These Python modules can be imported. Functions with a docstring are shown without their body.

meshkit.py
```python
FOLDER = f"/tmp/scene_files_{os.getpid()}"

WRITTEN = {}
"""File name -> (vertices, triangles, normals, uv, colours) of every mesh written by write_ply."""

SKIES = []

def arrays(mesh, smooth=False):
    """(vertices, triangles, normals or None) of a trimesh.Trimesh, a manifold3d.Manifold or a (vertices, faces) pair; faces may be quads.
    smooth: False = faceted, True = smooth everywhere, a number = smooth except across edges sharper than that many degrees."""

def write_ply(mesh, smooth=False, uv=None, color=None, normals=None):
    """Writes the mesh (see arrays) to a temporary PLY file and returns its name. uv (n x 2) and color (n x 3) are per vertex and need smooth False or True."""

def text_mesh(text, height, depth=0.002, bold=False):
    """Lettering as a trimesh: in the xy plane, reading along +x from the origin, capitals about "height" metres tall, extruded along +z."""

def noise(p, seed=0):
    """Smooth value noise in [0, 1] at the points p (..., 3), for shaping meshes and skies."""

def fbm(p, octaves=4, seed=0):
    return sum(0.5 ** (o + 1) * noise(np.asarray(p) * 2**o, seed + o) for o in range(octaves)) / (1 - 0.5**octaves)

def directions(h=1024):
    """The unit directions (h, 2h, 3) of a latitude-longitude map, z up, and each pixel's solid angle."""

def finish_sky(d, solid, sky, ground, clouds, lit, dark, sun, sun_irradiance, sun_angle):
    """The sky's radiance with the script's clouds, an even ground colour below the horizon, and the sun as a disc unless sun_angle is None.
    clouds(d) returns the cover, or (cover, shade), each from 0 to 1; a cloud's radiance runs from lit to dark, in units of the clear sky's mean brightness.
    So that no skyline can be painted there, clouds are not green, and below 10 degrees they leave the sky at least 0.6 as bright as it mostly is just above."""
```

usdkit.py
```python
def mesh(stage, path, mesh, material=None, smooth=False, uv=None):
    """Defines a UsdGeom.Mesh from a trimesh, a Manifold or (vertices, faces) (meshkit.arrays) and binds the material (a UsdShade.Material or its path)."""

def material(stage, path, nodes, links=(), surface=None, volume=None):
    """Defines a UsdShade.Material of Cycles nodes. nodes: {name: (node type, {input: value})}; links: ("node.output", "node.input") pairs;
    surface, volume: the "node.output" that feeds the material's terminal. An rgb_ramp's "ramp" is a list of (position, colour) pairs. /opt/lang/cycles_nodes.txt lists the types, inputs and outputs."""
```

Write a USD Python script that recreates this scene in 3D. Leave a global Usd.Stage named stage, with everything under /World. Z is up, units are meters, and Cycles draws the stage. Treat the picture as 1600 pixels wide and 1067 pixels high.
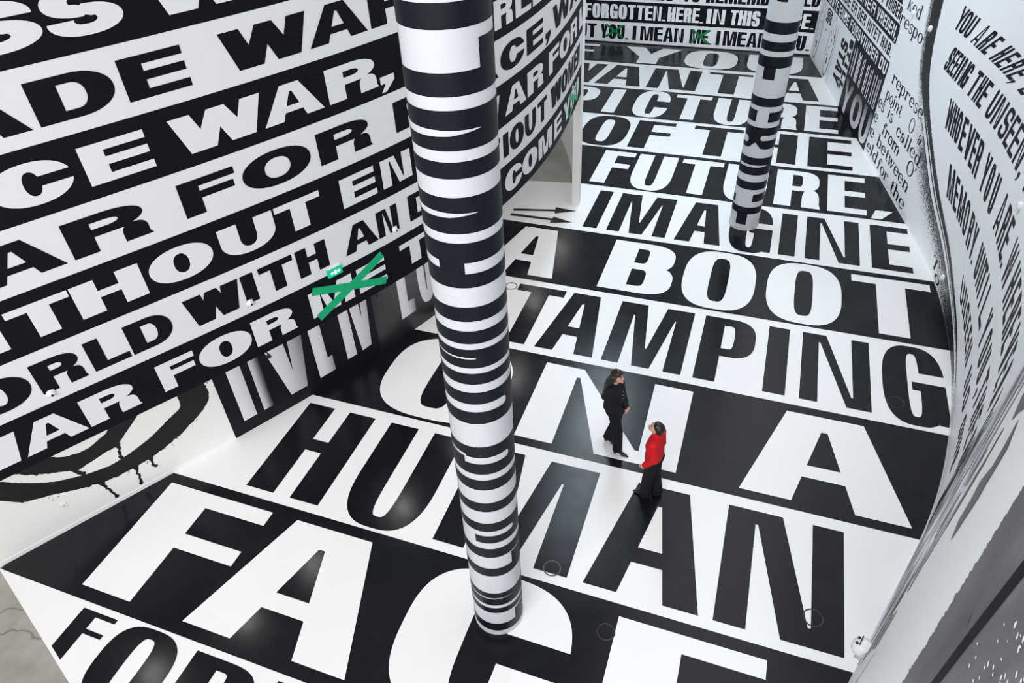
import math, random
import numpy as np
import trimesh, manifold3d as m3
import shapely
from shapely import affinity
from shapely.geometry import Polygon, LineString, box, MultiPolygon, Point
from shapely.ops import unary_union
from scipy.interpolate import CubicSpline
from pxr import Usd, UsdGeom, UsdLux, UsdShade, Gf, Sdf, Vt
import usdkit, meshkit

stage = Usd.Stage.CreateInMemory()
UsdGeom.SetStageUpAxis(stage, UsdGeom.Tokens.z)
UsdGeom.SetStageMetersPerUnit(stage, 1.0)
world = UsdGeom.Xform.Define(stage, "/World")
stage.SetDefaultPrim(world.GetPrim())

# ------------------------------------------------------------------ camera
FPX, YAW, PITCH, ROLL, PPX, PPY, CAM_H = 1118.47, -0.381933, 0.692410, -0.0581982, 785.36, 527.47, 9.5
ca, sa, cb, sb = math.cos(YAW), math.sin(YAW), math.cos(PITCH), math.sin(PITCH)
fwd = np.array([sa * cb, ca * cb, -sb]); rgt = np.array([ca, -sa, 0.0]); up = np.cross(rgt, fwd)
r_ = rgt * math.cos(ROLL) + up * math.sin(ROLL); u_ = -rgt * math.sin(ROLL) + up * math.cos(ROLL)
cam = UsdGeom.Camera.Define(stage, "/World/camera")
cam.CreateHorizontalApertureAttr(36.0)
cam.CreateVerticalApertureAttr(36.0 * 1067 / 1600)
cam.CreateFocalLengthAttr(36.0 * FPX / 1600)
cam.CreateHorizontalApertureOffsetAttr((800 - PPX) / 1600 * 36.0)
cam.CreateVerticalApertureOffsetAttr(-(533.5 - PPY) / 1600 * 36.0)
cam.CreateClippingRangeAttr(Gf.Vec2f(0.05, 200))
M = Gf.Matrix4d(*r_, 0, *u_, 0, *(-fwd), 0, 0, 0, CAM_H, 1)
cam.AddTransformOp().Set(M)
cam.CreateExposureAttr(-0.2)

# ------------------------------------------------------------------ light
def dome(color, strength):
    d = UsdLux.DomeLight.Define(stage, "/World/sky")
    d.CreateColorAttr(Gf.Vec3f(*color)); d.CreateIntensityAttr(strength)
def rect_light(name, x, y, z, w, l, color, power, aim=None):
    li = UsdLux.RectLight.Define(stage, "/World/" + name)
    li.CreateWidthAttr(w); li.CreateHeightAttr(l); li.CreateColorAttr(Gf.Vec3f(*color)); li.CreateIntensityAttr(power)
    li.AddTranslateOp().Set(Gf.Vec3d(x, y, z))
    if aim is not None: li.AddRotateXYZOp().Set(Gf.Vec3f(*aim))
def disk_light(name, x, y, z, r, color, power):
    li = UsdLux.DiskLight.Define(stage, "/World/" + name)
    li.CreateRadiusAttr(r); li.CreateColorAttr(Gf.Vec3f(*color)); li.CreateIntensityAttr(power)
    li.AddTranslateOp().Set(Gf.Vec3d(x, y, z))
dome((1.0, 1.0, 1.02), 0.35)
rect_light("ceiling_light", 1.2, 17.0, 11.6, 4.6, 25.0, (1.0, 0.99, 0.985), 2.1)
rect_light("skylight", -4.1, 18.0, 11.4, 1.7, 9.0, (0.74, 0.89, 1.0), 23.0)
rect_light("gallery_light", -1.0, -6.0, 10.6, 11.0, 3.0, (1.0, 0.99, 0.97), 19.0, (52, 0, -20))
DOWNLIGHTS = [(-8.3, 3.3), (-7.45, 4.75), (-6.75, 6.1), (-5.7, 7.9), (-5.05, 9.9), (-4.75, 12.5), (-5.3, 15.8), (-5.3, 18.4), (-9.0, 2.0)]
for k, (x, y) in enumerate(DOWNLIGHTS):
    disk_light("downlight_%03d" % k, x, y, 2.9, 0.10, (1.0, 0.97, 0.92), 130.0)

# ------------------------------------------------------------------ materials
LOOKS = "/World/Looks"
UsdGeom.Scope.Define(stage, LOOKS)
MAT = {}
def simple(name, color, rough=0.5, spec=0.5, metallic=0.0, **kw):
    MAT[name] = usdkit.material(stage, f"{LOOKS}/{name}", {"p": ("principled_bsdf", {"base_color": color, "roughness": rough, "specular_ior_level": spec, "metallic": metallic, **kw})}, surface="p.BSDF")
def scuffed(name, c0, c1, r0, r1, scale, spec=0.5):
    """Vinyl print: a slight mottle of tone and of gloss."""
    MAT[name] = usdkit.material(stage, f"{LOOKS}/{name}", {
        "g": ("geometry", {}),
        "n": ("noise_texture", {"scale": scale, "detail": 6.0, "roughness": 0.65}),
        "n2": ("noise_texture", {"scale": scale * 9, "detail": 3.0}),
        "c": ("mix_color", {"a": c0, "b": c1}),
        "rr": ("map_range", {"from_min": 0.3, "from_max": 0.7, "to_min": r0, "to_max": r1}),
        "p": ("principled_bsdf", {"specular_ior_level": spec})},
        [("g.position", "n.vector"), ("g.position", "n2.vector"), ("n.fac", "c.fac"), ("c.result", "p.base_color"), ("n.fac", "rr.value"), ("rr.result", "p.roughness")], surface="p.BSDF")
def toned(name, c0, c1, rough=0.4, spec=0.5):
    """A printed ramp between two inks; the mesh's primvar 'tone' says where."""
    MAT[name] = usdkit.material(stage, f"{LOOKS}/{name}", {
        "a": ("attribute", {"attribute": "tone"}),
        "c": ("mix_color", {"a": c0, "b": c1}),
        "p": ("principled_bsdf", {"roughness": rough, "specular_ior_level": spec})},
        [("a.fac", "c.fac"), ("c.result", "p.base_color")], surface="p.BSDF")
scuffed("floor_white", (0.82, 0.82, 0.825), (0.85, 0.85, 0.855), 0.36, 0.46, 1.1)
scuffed("floor_black", (0.005, 0.006, 0.009), (0.008, 0.009, 0.012), 0.20, 0.28, 1.4, 0.23)
scuffed("print_white", (0.64, 0.65, 0.67), (0.67, 0.675, 0.69), 0.5, 0.6, 0.8, 0.25)
scuffed("print_black", (0.0035, 0.004, 0.006), (0.005, 0.0055, 0.008), 0.5, 0.6, 0.8, 0.10)
scuffed("lens_white", (0.84, 0.855, 0.88), (0.87, 0.88, 0.90), 0.4, 0.5, 0.6, 0.35)
scuffed("ink_black", (0.005, 0.0055, 0.009), (0.008, 0.009, 0.013), 0.45, 0.55, 1.0, 0.14)
scuffed("back_white", (0.87, 0.87, 0.885), (0.90, 0.90, 0.91), 0.5, 0.6, 0.7, 0.3)
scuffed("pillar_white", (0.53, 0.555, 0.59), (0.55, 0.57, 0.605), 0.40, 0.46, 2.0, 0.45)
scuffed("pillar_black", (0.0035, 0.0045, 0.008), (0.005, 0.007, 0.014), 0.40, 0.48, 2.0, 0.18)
simple("wall_paint", (0.80, 0.80, 0.79), 0.55, 0.3)
simple("soffit_paint", (0.06, 0.06, 0.062), 0.7, 0.2)
simple("ceiling_paint", (0.30, 0.30, 0.31), 0.8, 0.2)
simple("graphite", (0.012, 0.012, 0.013), 0.5, 0.2)
simple("tape_green", (0.0, 0.36, 0.15), 0.45, 0.4)
simple("tape_dark_green", (0.0, 0.20, 0.055), 0.45, 0.4)
simple("plastic_white", (0.82, 0.83, 0.83), 0.3, 0.5)
simple("plastic_grey", (0.45, 0.46, 0.47), 0.35, 0.5)
simple("plastic_clear", (0.86, 0.88, 0.9), 0.15, 0.5, 0.0, transmission_weight=0.7, ior=1.45)
simple("black_plastic", (0.01, 0.01, 0.011), 0.3, 0.5)
simple("ring_metal", (0.09, 0.085, 0.085), 0.4, 0.5)
simple("ring_dark", (0.018, 0.018, 0.020), 0.28, 0.5)
simple("red_ink", (0.35, 0.01, 0.02), 0.4)
simple("grey_ink", (0.20, 0.21, 0.235), 0.4)
simple("pale_ink", (0.42, 0.44, 0.48), 0.4)
simple("dark_grey_ink", (0.055, 0.06, 0.072), 0.4)
simple("skin", (0.58, 0.33, 0.25), 0.5, 0.4, subsurface_weight=0.1)
simple("lip", (0.42, 0.12, 0.11), 0.4)
simple("eye_dark", (0.01, 0.008, 0.007), 0.25)
simple("hair_brown", (0.012, 0.008, 0.006), 0.38, 0.5)
simple("hair_black", (0.007, 0.006, 0.006), 0.35, 0.5)
simple("cloth_black", (0.006, 0.007, 0.011), 0.75, 0.3)
simple("cloth_trouser", (0.005, 0.006, 0.009), 0.8, 0.25)
simple("knit_red", (0.55, 0.004, 0.010), 0.7, 0.3)
simple("leather_black", (0.006, 0.006, 0.007), 0.22, 0.6)
simple("button_metal", (0.55, 0.55, 0.56), 0.25, 0.5, 1.0)
toned("ramp_white_black", (0.72, 0.70, 0.74), (0.012, 0.011, 0.014), 0.35)
MAT["sign_green"] = usdkit.material(stage, f"{LOOKS}/sign_green", {"e": ("emission", {"color": (0.02, 0.62, 0.36), "strength": 1.0})}, surface="e.emission")
MAT["sign_white"] = usdkit.material(stage, f"{LOOKS}/sign_white", {"e": ("emission", {"color": (0.85, 1.0, 0.92), "strength": 1.6})}, surface="e.emission")
# polished concrete with cracks
MAT["concrete"] = usdkit.material(stage, f"{LOOKS}/concrete", {
    "g": ("geometry", {}),
    "n": ("noise_texture", {"scale": 1.3, "detail": 8.0, "roughness": 0.62}),
    "n2": ("noise_texture", {"scale": 0.5, "detail": 4.0, "distortion": 0.6}),
    "w": ("vector_math", {"math_type": "add"}),
    "v": ("voronoi_texture", {"feature": "distance_to_edge", "scale": 0.42}),
    "k": ("map_range", {"from_min": 0.0, "from_max": 0.006, "to_min": 0.45, "to_max": 1.0, "clamp": True}),
    "c": ("rgb_ramp", {"ramp": [(0.25, (0.22, 0.215, 0.195)), (0.5, (0.32, 0.315, 0.29)), (0.75, (0.40, 0.395, 0.37))]}),
    "m": ("mix_color", {"blend_type": "multiply", "fac": 1.0}),
    "p": ("principled_bsdf", {"roughness": 0.42})},
    [("g.position", "n.vector"), ("g.position", "n2.vector"), ("g.position", "w.vector1"), ("n2.color", "w.vector2"), ("w.vector", "v.vector"),
     ("v.distance", "k.value"), ("n.fac", "c.fac"), ("c.color", "m.a"), ("k.result", "m.b"), ("m.result", "p.base_color")], surface="p.BSDF")
# halftone print: speckle whose share of black is the primvar 'tone'
MAT["halftone"] = usdkit.material(stage, f"{LOOKS}/halftone", {
    "g": ("geometry", {}),
    "a": ("attribute", {"attribute": "tone"}),
    "n": ("noise_texture", {"scale": 34.0, "detail": 2.0, "roughness": 0.7}),
    "mr": ("map_range", {"from_min": 0.25, "from_max": 0.75, "to_min": 1.0, "to_max": 0.0, "clamp": True}),
    "d": ("math", {"math_type": "subtract"}),
    "s": ("map_range", {"from_min": -0.16, "from_max": 0.16, "to_min": 0.0, "to_max": 1.0, "clamp": True}),
    "c": ("mix_color", {"a": (0.855, 0.865, 0.89), "b": (0.007, 0.008, 0.011)}),
    "p": ("principled_bsdf", {"roughness": 0.42, "specular_ior_level": 0.4})},
    [("g.position", "n.vector"), ("n.fac", "mr.value"), ("a.fac", "d.value1"), ("mr.result", "d.value2"), ("d.value", "s.value"),
     ("s.result", "c.fac"), ("c.result", "p.base_color")], surface="p.BSDF")
# enlarged photograph of a dark metal surface printed on the near wall
MAT["dark_photo"] = usdkit.material(stage, f"{LOOKS}/dark_photo", {
    "g": ("geometry", {}),
    "mp": ("mapping", {"scale": (1.0, 1.0, 0.22)}),
    "n": ("noise_texture", {"scale": 1.6, "detail": 5.0, "roughness": 0.55}),
    "n2": ("noise_texture", {"scale": 60.0, "detail": 2.0}),
    "mx": ("mix_float", {"fac": 0.12}),
    "c": ("rgb_ramp", {"ramp": [(0.30, (0.055, 0.056, 0.064)), (0.5, (0.125, 0.128, 0.142)), (0.68, (0.24, 0.245, 0.265))]}),
    "p": ("principled_bsdf", {"roughness": 0.40, "specular_ior_level": 0.4})},
    [("g.position", "mp.vector"), ("mp.vector", "n.vector"), ("g.position", "n2.vector"), ("n.fac", "mx.a"), ("n2.fac", "mx.b"), ("mx.result", "c.fac"), ("c.color", "p.base_color")], surface="p.BSDF")

# ------------------------------------------------------------------ scene tree helpers
def numbered(path):
    if not stage.GetPrimAtPath(path): return path
    k = 1
    while stage.GetPrimAtPath(f"{path}_{k:03d}"): k += 1
    return f"{path}_{k:03d}"
def tag(prim, label=None, category=None, group=None, kind=None):
    prim = prim.GetPrim() if hasattr(prim, "GetPrim") else prim
    for k, v in (("label", label), ("category", category), ("group", group), ("kind", kind)):
        if v: prim.SetCustomDataByKey(k, v)
    return prim
def empty(name, label=None, category=None, group=None, kind=None, loc=(0, 0, 0), rotz=0.0):
    x = UsdGeom.Xform.Define(stage, numbered("/World/" + name))
    if any(loc) or rotz:
        x.AddTranslateOp().Set(Gf.Vec3d(*map(float, loc))); x.AddRotateZOp().Set(float(rotz))
    tag(x, label, category, group, kind)
    return x
COUNTS = {}
def put(parent, name, mesh, mat, smooth=False, normals=None, tone=None, label=None, kind=None):
    base = parent.GetPath().pathString if parent else "/World"
    key = f"{base}/{name}"
    k = COUNTS.get(key, 0); COUNTS[key] = k + 1
    path = key if k == 0 else f"{key}_{k:03d}"
    if normals is not None:
        v, f = mesh
        m = usdkit.mesh(stage, path, (v, f), MAT[mat], smooth=False)
        m.CreateNormalsAttr(Vt.Vec3fArray.FromNumpy(np.asarray(normals, np.float32)))
        m.SetNormalsInterpolation("vertex")
    else:
        m = usdkit.mesh(stage, path, mesh, MAT[mat], smooth=smooth)
    if tone is not None:
        UsdGeom.PrimvarsAPI(m).CreatePrimvar("tone", Sdf.ValueTypeNames.FloatArray, "vertex").Set(Vt.FloatArray.FromNumpy(np.asarray(tone, np.float32)))
    if label or kind: tag(m, label, kind=kind)
    return m
def polys(g):
    if g.is_empty: return []
    if g.geom_type == "Polygon": return [g]
    return [q for q in getattr(g, "geoms", []) for q in polys(q)]
def tri(poly):
    """Triangles of a shapely area: (n x 2 vertices, faces)."""
    V, F, n = [], [], 0
    for q in polys(poly):
        if q.area < 1e-7: continue
        v, f = trimesh.creation.triangulate_polygon(q, engine="earcut")
        V.append(np.asarray(v)); F.append(np.asarray(f) + n); n += len(v)
    if not V: return np.zeros((0, 2)), np.zeros((0, 3), int)
    V, F = np.vstack(V), np.vstack(F); used, inv = np.unique(F, return_inverse=True)
    return V[used], inv.reshape(F.shape)
def prism(poly, z0, z1):
    return trimesh.util.concatenate([trimesh.creation.extrude_polygon(q, z1 - z0, engine="earcut").apply_translation([0, 0, z0]) for q in polys(poly)])
def bbox(x0, y0, z0, x1, y1, z1, bevel=0.0):
    if bevel:
        b = bevel
        pts = [[x, y, z] for x in (x0 + b, x1 - b) for y in (y0 + b, y1 - b) for z in (z0 + b, z1 - b)]
        return m3.Manifold.batch_hull([m3.Manifold.sphere(b, 12).translate(q) for q in pts])
    m = trimesh.creation.box([x1 - x0, y1 - y0, z1 - z0]); m.apply_translation([(x0 + x1) / 2, (y0 + y1) / 2, (z0 + z1) / 2])
    return m

class Curve:
    """A vertical sheet over a plan curve. u runs along the reading direction, z up, off towards the room."""
    def __init__(self, xs, ys, s0, du, flip):
        S = np.concatenate([[0], np.cumsum(np.hypot(np.diff(xs), np.diff(ys)))]); S -= np.interp(s0, ys, S)
        tx, ty = np.gradient(xs, S), np.gradient(ys, S)
        nx, ny = (ty, -tx) if not flip else (-ty, tx)
        if flip: S, xs, ys, nx, ny = -S[::-1], xs[::-1], ys[::-1], nx[::-1], ny[::-1]
        self.S, self.xs, self.ys, self.nx, self.ny, self.du = S, xs, ys, nx, ny, du
    def at(self, u, z, off=0.0):
        i = lambda a: np.interp(u, self.S, a)
        n = np.stack([i(self.nx), i(self.ny), np.zeros_like(u)], -1); n /= np.linalg.norm(n, axis=-1, keepdims=True)
        return np.stack([i(self.xs), i(self.ys), z], -1) + n * np.asarray(off)[..., None], n
    def strips(self, poly, dz=None):
        """The area cut along the sheet's own facets, so that the print follows them."""
        if not poly.is_valid: poly = unary_union(polys(shapely.make_valid(poly)))
        a, b = poly.bounds[0], poly.bounds[2]
        V, F, n = [], [], 0
        for k in range(math.floor(a / self.du), math.ceil(b / self.du) + 1):
            q = poly.intersection(box(k * self.du, poly.bounds[1] - 1, (k + 1) * self.du, poly.bounds[3] + 1))
            parts = [q]
            if dz:
                parts = [q.intersection(box(-1e3, j * dz, 1e3, (j + 1) * dz)) for j in range(math.floor(poly.bounds[1] / dz), math.ceil(poly.bounds[3] / dz))]
            for q in parts:
                v, f = tri(q)
                if len(v): V.append(v); F.append(f + n); n += len(v)
        if not V: return np.zeros((0, 2)), np.zeros((0, 3), int)
        return np.vstack(V), np.vstack(F)
    def decal(self, parent, name, poly, mat, off, tone=None, dz=None, label=None, kind=None):
        v, f = self.strips(poly, dz)
        if not len(v): return None
        P, N = self.at(v[:, 0], v[:, 1], np.full(len(v), off))
        fn = np.cross(P[f[:, 1]] - P[f[:, 0]], P[f[:, 2]] - P[f[:, 0]])
        flip = (fn * N[f[:, 0]]).sum(1) < 0
        f = np.where(flip[:, None], f[:, ::-1], f)
        return put(parent, name, (P, f), mat, normals=N, tone=None if tone is None else tone(v[:, 0], v[:, 1]), label=label, kind=kind)
    def slab(self, u0, u1, z0, z1, thick):
        """The sheet itself: front face on the curve, a back face behind it."""
        ks = np.arange(math.ceil(u0 / self.du + 1e-6), math.floor(u1 / self.du - 1e-6) + 1) * self.du
        us = np.concatenate([[u0], ks, [u1]]); n = len(us)
        P = np.vstack([self.at(us, np.full(n, z), np.full(n, o))[0] for z in (z0, z1) for o in (0.0, -thick)])  # f0 b0 f1 b1
        A, B, C, D = 0, n, 2 * n, 3 * n
        F = []
        for i in range(n - 1):
            for p, q in ((A, C), (D, B), (B, A), (C, D)):
                F += [[p + i, p + i + 1, q + i + 1], [p + i, q + i + 1, q + i]]
        for i, s in ((0, 1), (n - 1, -1)):
            quad = [A + i, C + i, D + i, B + i][::s]
            F += [[quad[0], quad[1], quad[2]], [quad[0], quad[2], quad[3]]]
        return trimesh.Trimesh(P, F, process=False)

class Tube(Curve):
    """A round shaft. u = radius x angle, 0 facing the point (fx, fy), growing to the right as seen from there."""
    def __init__(self, cx, cy, r, fx, fy, du_deg=6.0):
        self.c, self.r, self.a0, self.du = (cx, cy), r, math.atan2(fy - cy, fx - cx), r * math.radians(du_deg)
    def at(self, u, z, off=0.0):
        a = self.a0 + u / self.r
        n = np.stack([np.cos(a), np.sin(a), np.zeros_like(a)], -1)
        return np.array([self.c[0], self.c[1], 0]) + n * (self.r + np.asarray(off))[..., None] + np.stack([0 * a, 0 * a, z], -1), n

class Flat(Curve):
    """A plane wall at y, read along +x, facing -y."""
    du = 50.0
    def __init__(self, y): self.y = y
    def at(self, u, z, off=0.0):
        n = np.tile([0.0, -1.0, 0.0], (len(u), 1))
        return np.stack([u, np.full(len(u), self.y) - off, z], -1), n

# ------------------------------------------------------------------ letter shapes (all drawn here)
def sup(cx, cy, a, b, n, k=72):
    t = np.linspace(0, 2 * np.pi, k, endpoint=False); c, s = np.cos(t), np.sin(t)
    a, b = max(a, 1e-4), max(b, 1e-4)
    return Polygon(np.round(np.stack([cx + a * np.sign(c) * np.abs(c) ** (2 / n), cy + b * np.sign(s) * np.abs(s) ** (2 / n)], 1), 7)).buffer(0)
def R(x0, y0, x1, y1): return box(min(x0, x1), min(y0, y1), max(x0, x1), max(y0, y1))
def bar(a0, a1, y0, b0, b1, y1): return Polygon([(a0, y0), (a1, y0), (b1, y1), (b0, y1)]).buffer(0)
def U(*g): return unary_union([q if q.is_valid else shapely.make_valid(q) for q in g])
def ring(w, y0, y1, s, t, n, ni):
    return sup(w / 2, (y0 + y1) / 2, w / 2, (y1 - y0) / 2, n).difference(sup(w / 2, (y0 + y1) / 2, max(w / 2 - s, w * .03), (y1 - y0) / 2 - t, ni))
def bowl(w, y0, y1, s, t, n, ni):
    """A half-round bowl standing on the left stem."""
    cy, b = (y0 + y1) / 2, (y1 - y0) / 2
    o = U(R(0, y0, w / 2, y1), sup(w / 2, cy, w / 2, b, n))
    a = max((w - 2 * s) / 2, w * .06)
    return o.difference(U(R(s, y0 + t, s + a, y1 - t), sup(w - s - a, cy, a, b - t, ni).intersection(R(s, y0, w, y1))))
def glyph(ch, w, h, s, t, n=2.8, ni=None, os_=0.0, **k):
    g = glyph_(ch, w, h, s, t, n, ni, os_, **k)
    return g if g.is_valid else unary_union(polys(shapely.make_valid(g)))
def glyph_(ch, w, h, s, t, n=2.8, ni=None, os_=0.0, **k):
    ni = ni or n; c = w / 2
    if ch == "I": return R(0, 0, w, h)
    if ch == "L": return U(R(0, 0, s, h), R(0, 0, w, t))
    if ch == "E":
        m = k.get("mid", .52) * h; ml = k.get("ml", 1.0)
        return U(R(0, 0, s, h), R(0, 0, w, t), R(0, m - t / 2, w * .985 * ml, m + t / 2), R(0, h - t, w * .985, h))
    if ch == "F":
        m = k.get("mid", .545) * h
        return U(R(0, 0, s, h), R(0, m - t / 2, w * k.get("ml", .95), m + t / 2), R(0, h - t, w, h))
    if ch == "T": return U(R(c - s / 2, 0, c + s / 2, h), R(0, h - t, w, h))
    if ch == "H":
        m = k.get("mid", .54) * h
        return U(R(0, 0, s, h), R(w - s, 0, w, h), R(0, m - t / 2, w, m + t / 2))
    if ch == "O": return ring(w, -os_, h + os_, s, t, n, ni)
    if ch == "Q": return U(ring(w, -os_, h + os_, s, t, n, ni), bar(c, c + s, h * .25, w - s, w, -h * .05))
    if ch == "C":
        a, b = k.get("open", (.38, .62))
        return ring(w, -os_, h + os_, s, t, n, ni).difference(R(c, a * h, w + 1, b * h))
    if ch == "G":
        a, b = k.get("open", (.53, .665))
        g = ring(w, -os_, h + os_, s, t, n, ni).difference(R(c, .3 * h, w + 1, b * h))
        g = U(g, R(w - s, t * .4, w, a * h), R(w * .47, a * h - t, w, a * h), R(w - s * .42, 0, w, h * .3))
        return g
    if ch == "U": return U(ring(w, -os_, h * 1.0, s, t, n, ni).intersection(R(-1, -h, w + 1, h * .42)), R(0, h * .419, s, h), R(w - s, h * .419, w, h))
    if ch == "J": return U(ring(w, -os_, h, s, t, n, ni).intersection(R(-1, -h, w + 1, h * .3)), R(w - s, h * .29, w, h))
    if ch == "D": return bowl(w, 0, h, s, t, n, ni)
    if ch == "P":
        y = k.get("yb", .39) * h
        return U(R(0, 0, s, h), bowl(w, y, h, s, t, n, ni))
    if ch == "B":
        m = .51 * h
        return U(bowl(w, 0, m + t * .5, s, t, n, ni), bowl(w * .955, m - t * .5, h, s, t, n, ni))
    if ch == "R":
        y = k.get("yb", .43) * h; e = s * k.get("leg", 1.0)
        lx = w * .97 - e
        leg = U(R(lx, 0, w * .97, y * .55), sup(lx + e / 2, y * .5, e / 2, y * .62, 2.6).intersection(R(0, y * .45, w, y + t * .5)), Polygon([(w * .95, 0), (w * 1.0, 0), (w * .965, h * .12)]))
        join = R(s * .9, y, lx + e * .5, y + t * .9)
        return U(R(0, 0, s, h), bowl(w * .965, y, h, s, t, n, ni), leg, join)
    if ch == "S":
        m = h * .5; a, b = .5 * h - t * .55, .5 * h + t * .55
        top = ring(w * .97, a, h + os_, s, t, n, ni).difference(R(w * .5, 0, w + 1, .665 * h))
        bot = ring(w, -os_, b, s, t, n, ni).difference(R(-1, .335 * h, w * .5, h))
        return U(top, bot, bar(s * .35, s * 1.2, h * .64, w - s * 1.2, w - s * .35, h * .36) if k.get("diag", True) else top)
    if ch == "A":
        tw, f = k.get("tw", .49) * w, k.get("f", .34) * w; b0, b1, ap = k.get("bar", (.26, .40, .81)); apw = .02 * w
        o = Polygon([(0, 0), (w, 0), (c + tw / 2, h), (c - tw / 2, h)])
        x = lambda y: f + (c - apw - f) * y / (ap * h)
        low = Polygon([(f, 0), (w - f, 0), (w - x(b0 * h), b0 * h), (x(b0 * h), b0 * h)])
        high = Polygon([(x(b1 * h), b1 * h), (w - x(b1 * h), b1 * h), (c + apw, ap * h), (c - apw, ap * h)])
        return o.difference(U(low, high).buffer(0))
    if ch == "V": return U(bar(c - s * .55, c + s * .5, 0, 0, s, h), bar(c - s * .5, c + s * .55, 0, w - s, w, h))
    if ch == "W":
        d = min(s * .62, w * .15); b = k.get("wb", .28) * w
        return U(bar(b - d, b + d * .8, 0, 0, s, h), bar(b - d * .8, b + d, 0, c - d * .7, c + d * .7, h), bar(w - b - d, w - b + d * .8, 0, c - d * .7, c + d * .7, h), bar(w - b - d * .8, w - b + d, 0, w - s, w, h))
    if ch == "M":
        sl = min(s, .245 * w); tb = max(k.get("tb", .365) * w, sl * 1.2)
        q = R(0, 0, w, h)
        notch = Polygon([(tb, h + 1e-3), (w - tb, h + 1e-3), (c + .008 * w, .285 * h), (c - .008 * w, .285 * h)])
        e = .012 * w; mb = k.get("mb", .11) * w
        l = Polygon([(sl, -1e-3), (c - mb, -1e-3), (sl + e, .80 * h), (sl - e * .2, .80 * h)])
        r = Polygon([(w - sl, -1e-3), (c + mb, -1e-3), (w - sl - e, .80 * h), (w - sl + e * .2, .80 * h)])
        return q.difference(U(notch, l, r))
    if ch == "N":
        s = min(s, .31 * w); q = R(0, 0, w, h); e = .012 * w; tb, bb = max(k.get("tb", .36) * w, s * 1.08), max(k.get("bb", .34) * w, s * 1.08)
        l = Polygon([(s * .98, -1e-3), (w - bb, -1e-3), (s + e, .875 * h), (s - e, .875 * h)])
        r = Polygon([(tb, h + 1e-3), (w - s, h + 1e-3), (w - s + e, .14 * h), (w - s - e, .14 * h)])
        return q.difference(U(l, r))
    if ch == "Y": return U(R(c - s / 2, 0, c + s / 2, h * .44), Polygon([(0, h), (s * 1.02, h), (c, h * .60), (w - s * 1.02, h), (w, h), (c + s / 2, h * .38), (c - s / 2, h * .38)]).buffer(0))
    if ch == "K": return U(R(0, 0, s, h), bar(s * .9, s * 1.5, h * .38, w - s * 1.1, w, h), bar(w - s * 1.05, w + s * .05, 0, s * 1.0, s * 1.9, h * .62))
    if ch == "X": return U(bar(0, s, 0, w - s, w, h), bar(w - s, w, 0, 0, s, h))
    if ch == "Z": return U(R(0, 0, w, t), R(0, h - t, w, h), bar(0, s * 1.3, t * .8, w - s * 1.3, w, h - t * .8))
    if ch == "Å": return U(glyph("A", w, h, s, t, n, ni, os_, **k), Point(c, h * 1.13).buffer(h * .12).difference(Point(c, h * 1.13).buffer(h * .055)))
    if ch == ".": return R(0, 0, w, k.get("ph", s * .9))
    if ch == ",": return Polygon([(0, t * 1.0), (w, t * 1.0), (w, t * .2), (w * .35, -t * 1.1), (0, -t * 1.1), (w * .35, 0), (0, 0)])
    raise KeyError(ch)
def put_glyph(surf, parent, ch, x0, x1, z0, z1, s, t, mat, off, name="letter", **k):
    g = affinity.translate(glyph(ch, x1 - x0, z1 - z0, s, t, **k), x0, z0)
    return surf.decal(parent, name, g, mat, off)
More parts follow.
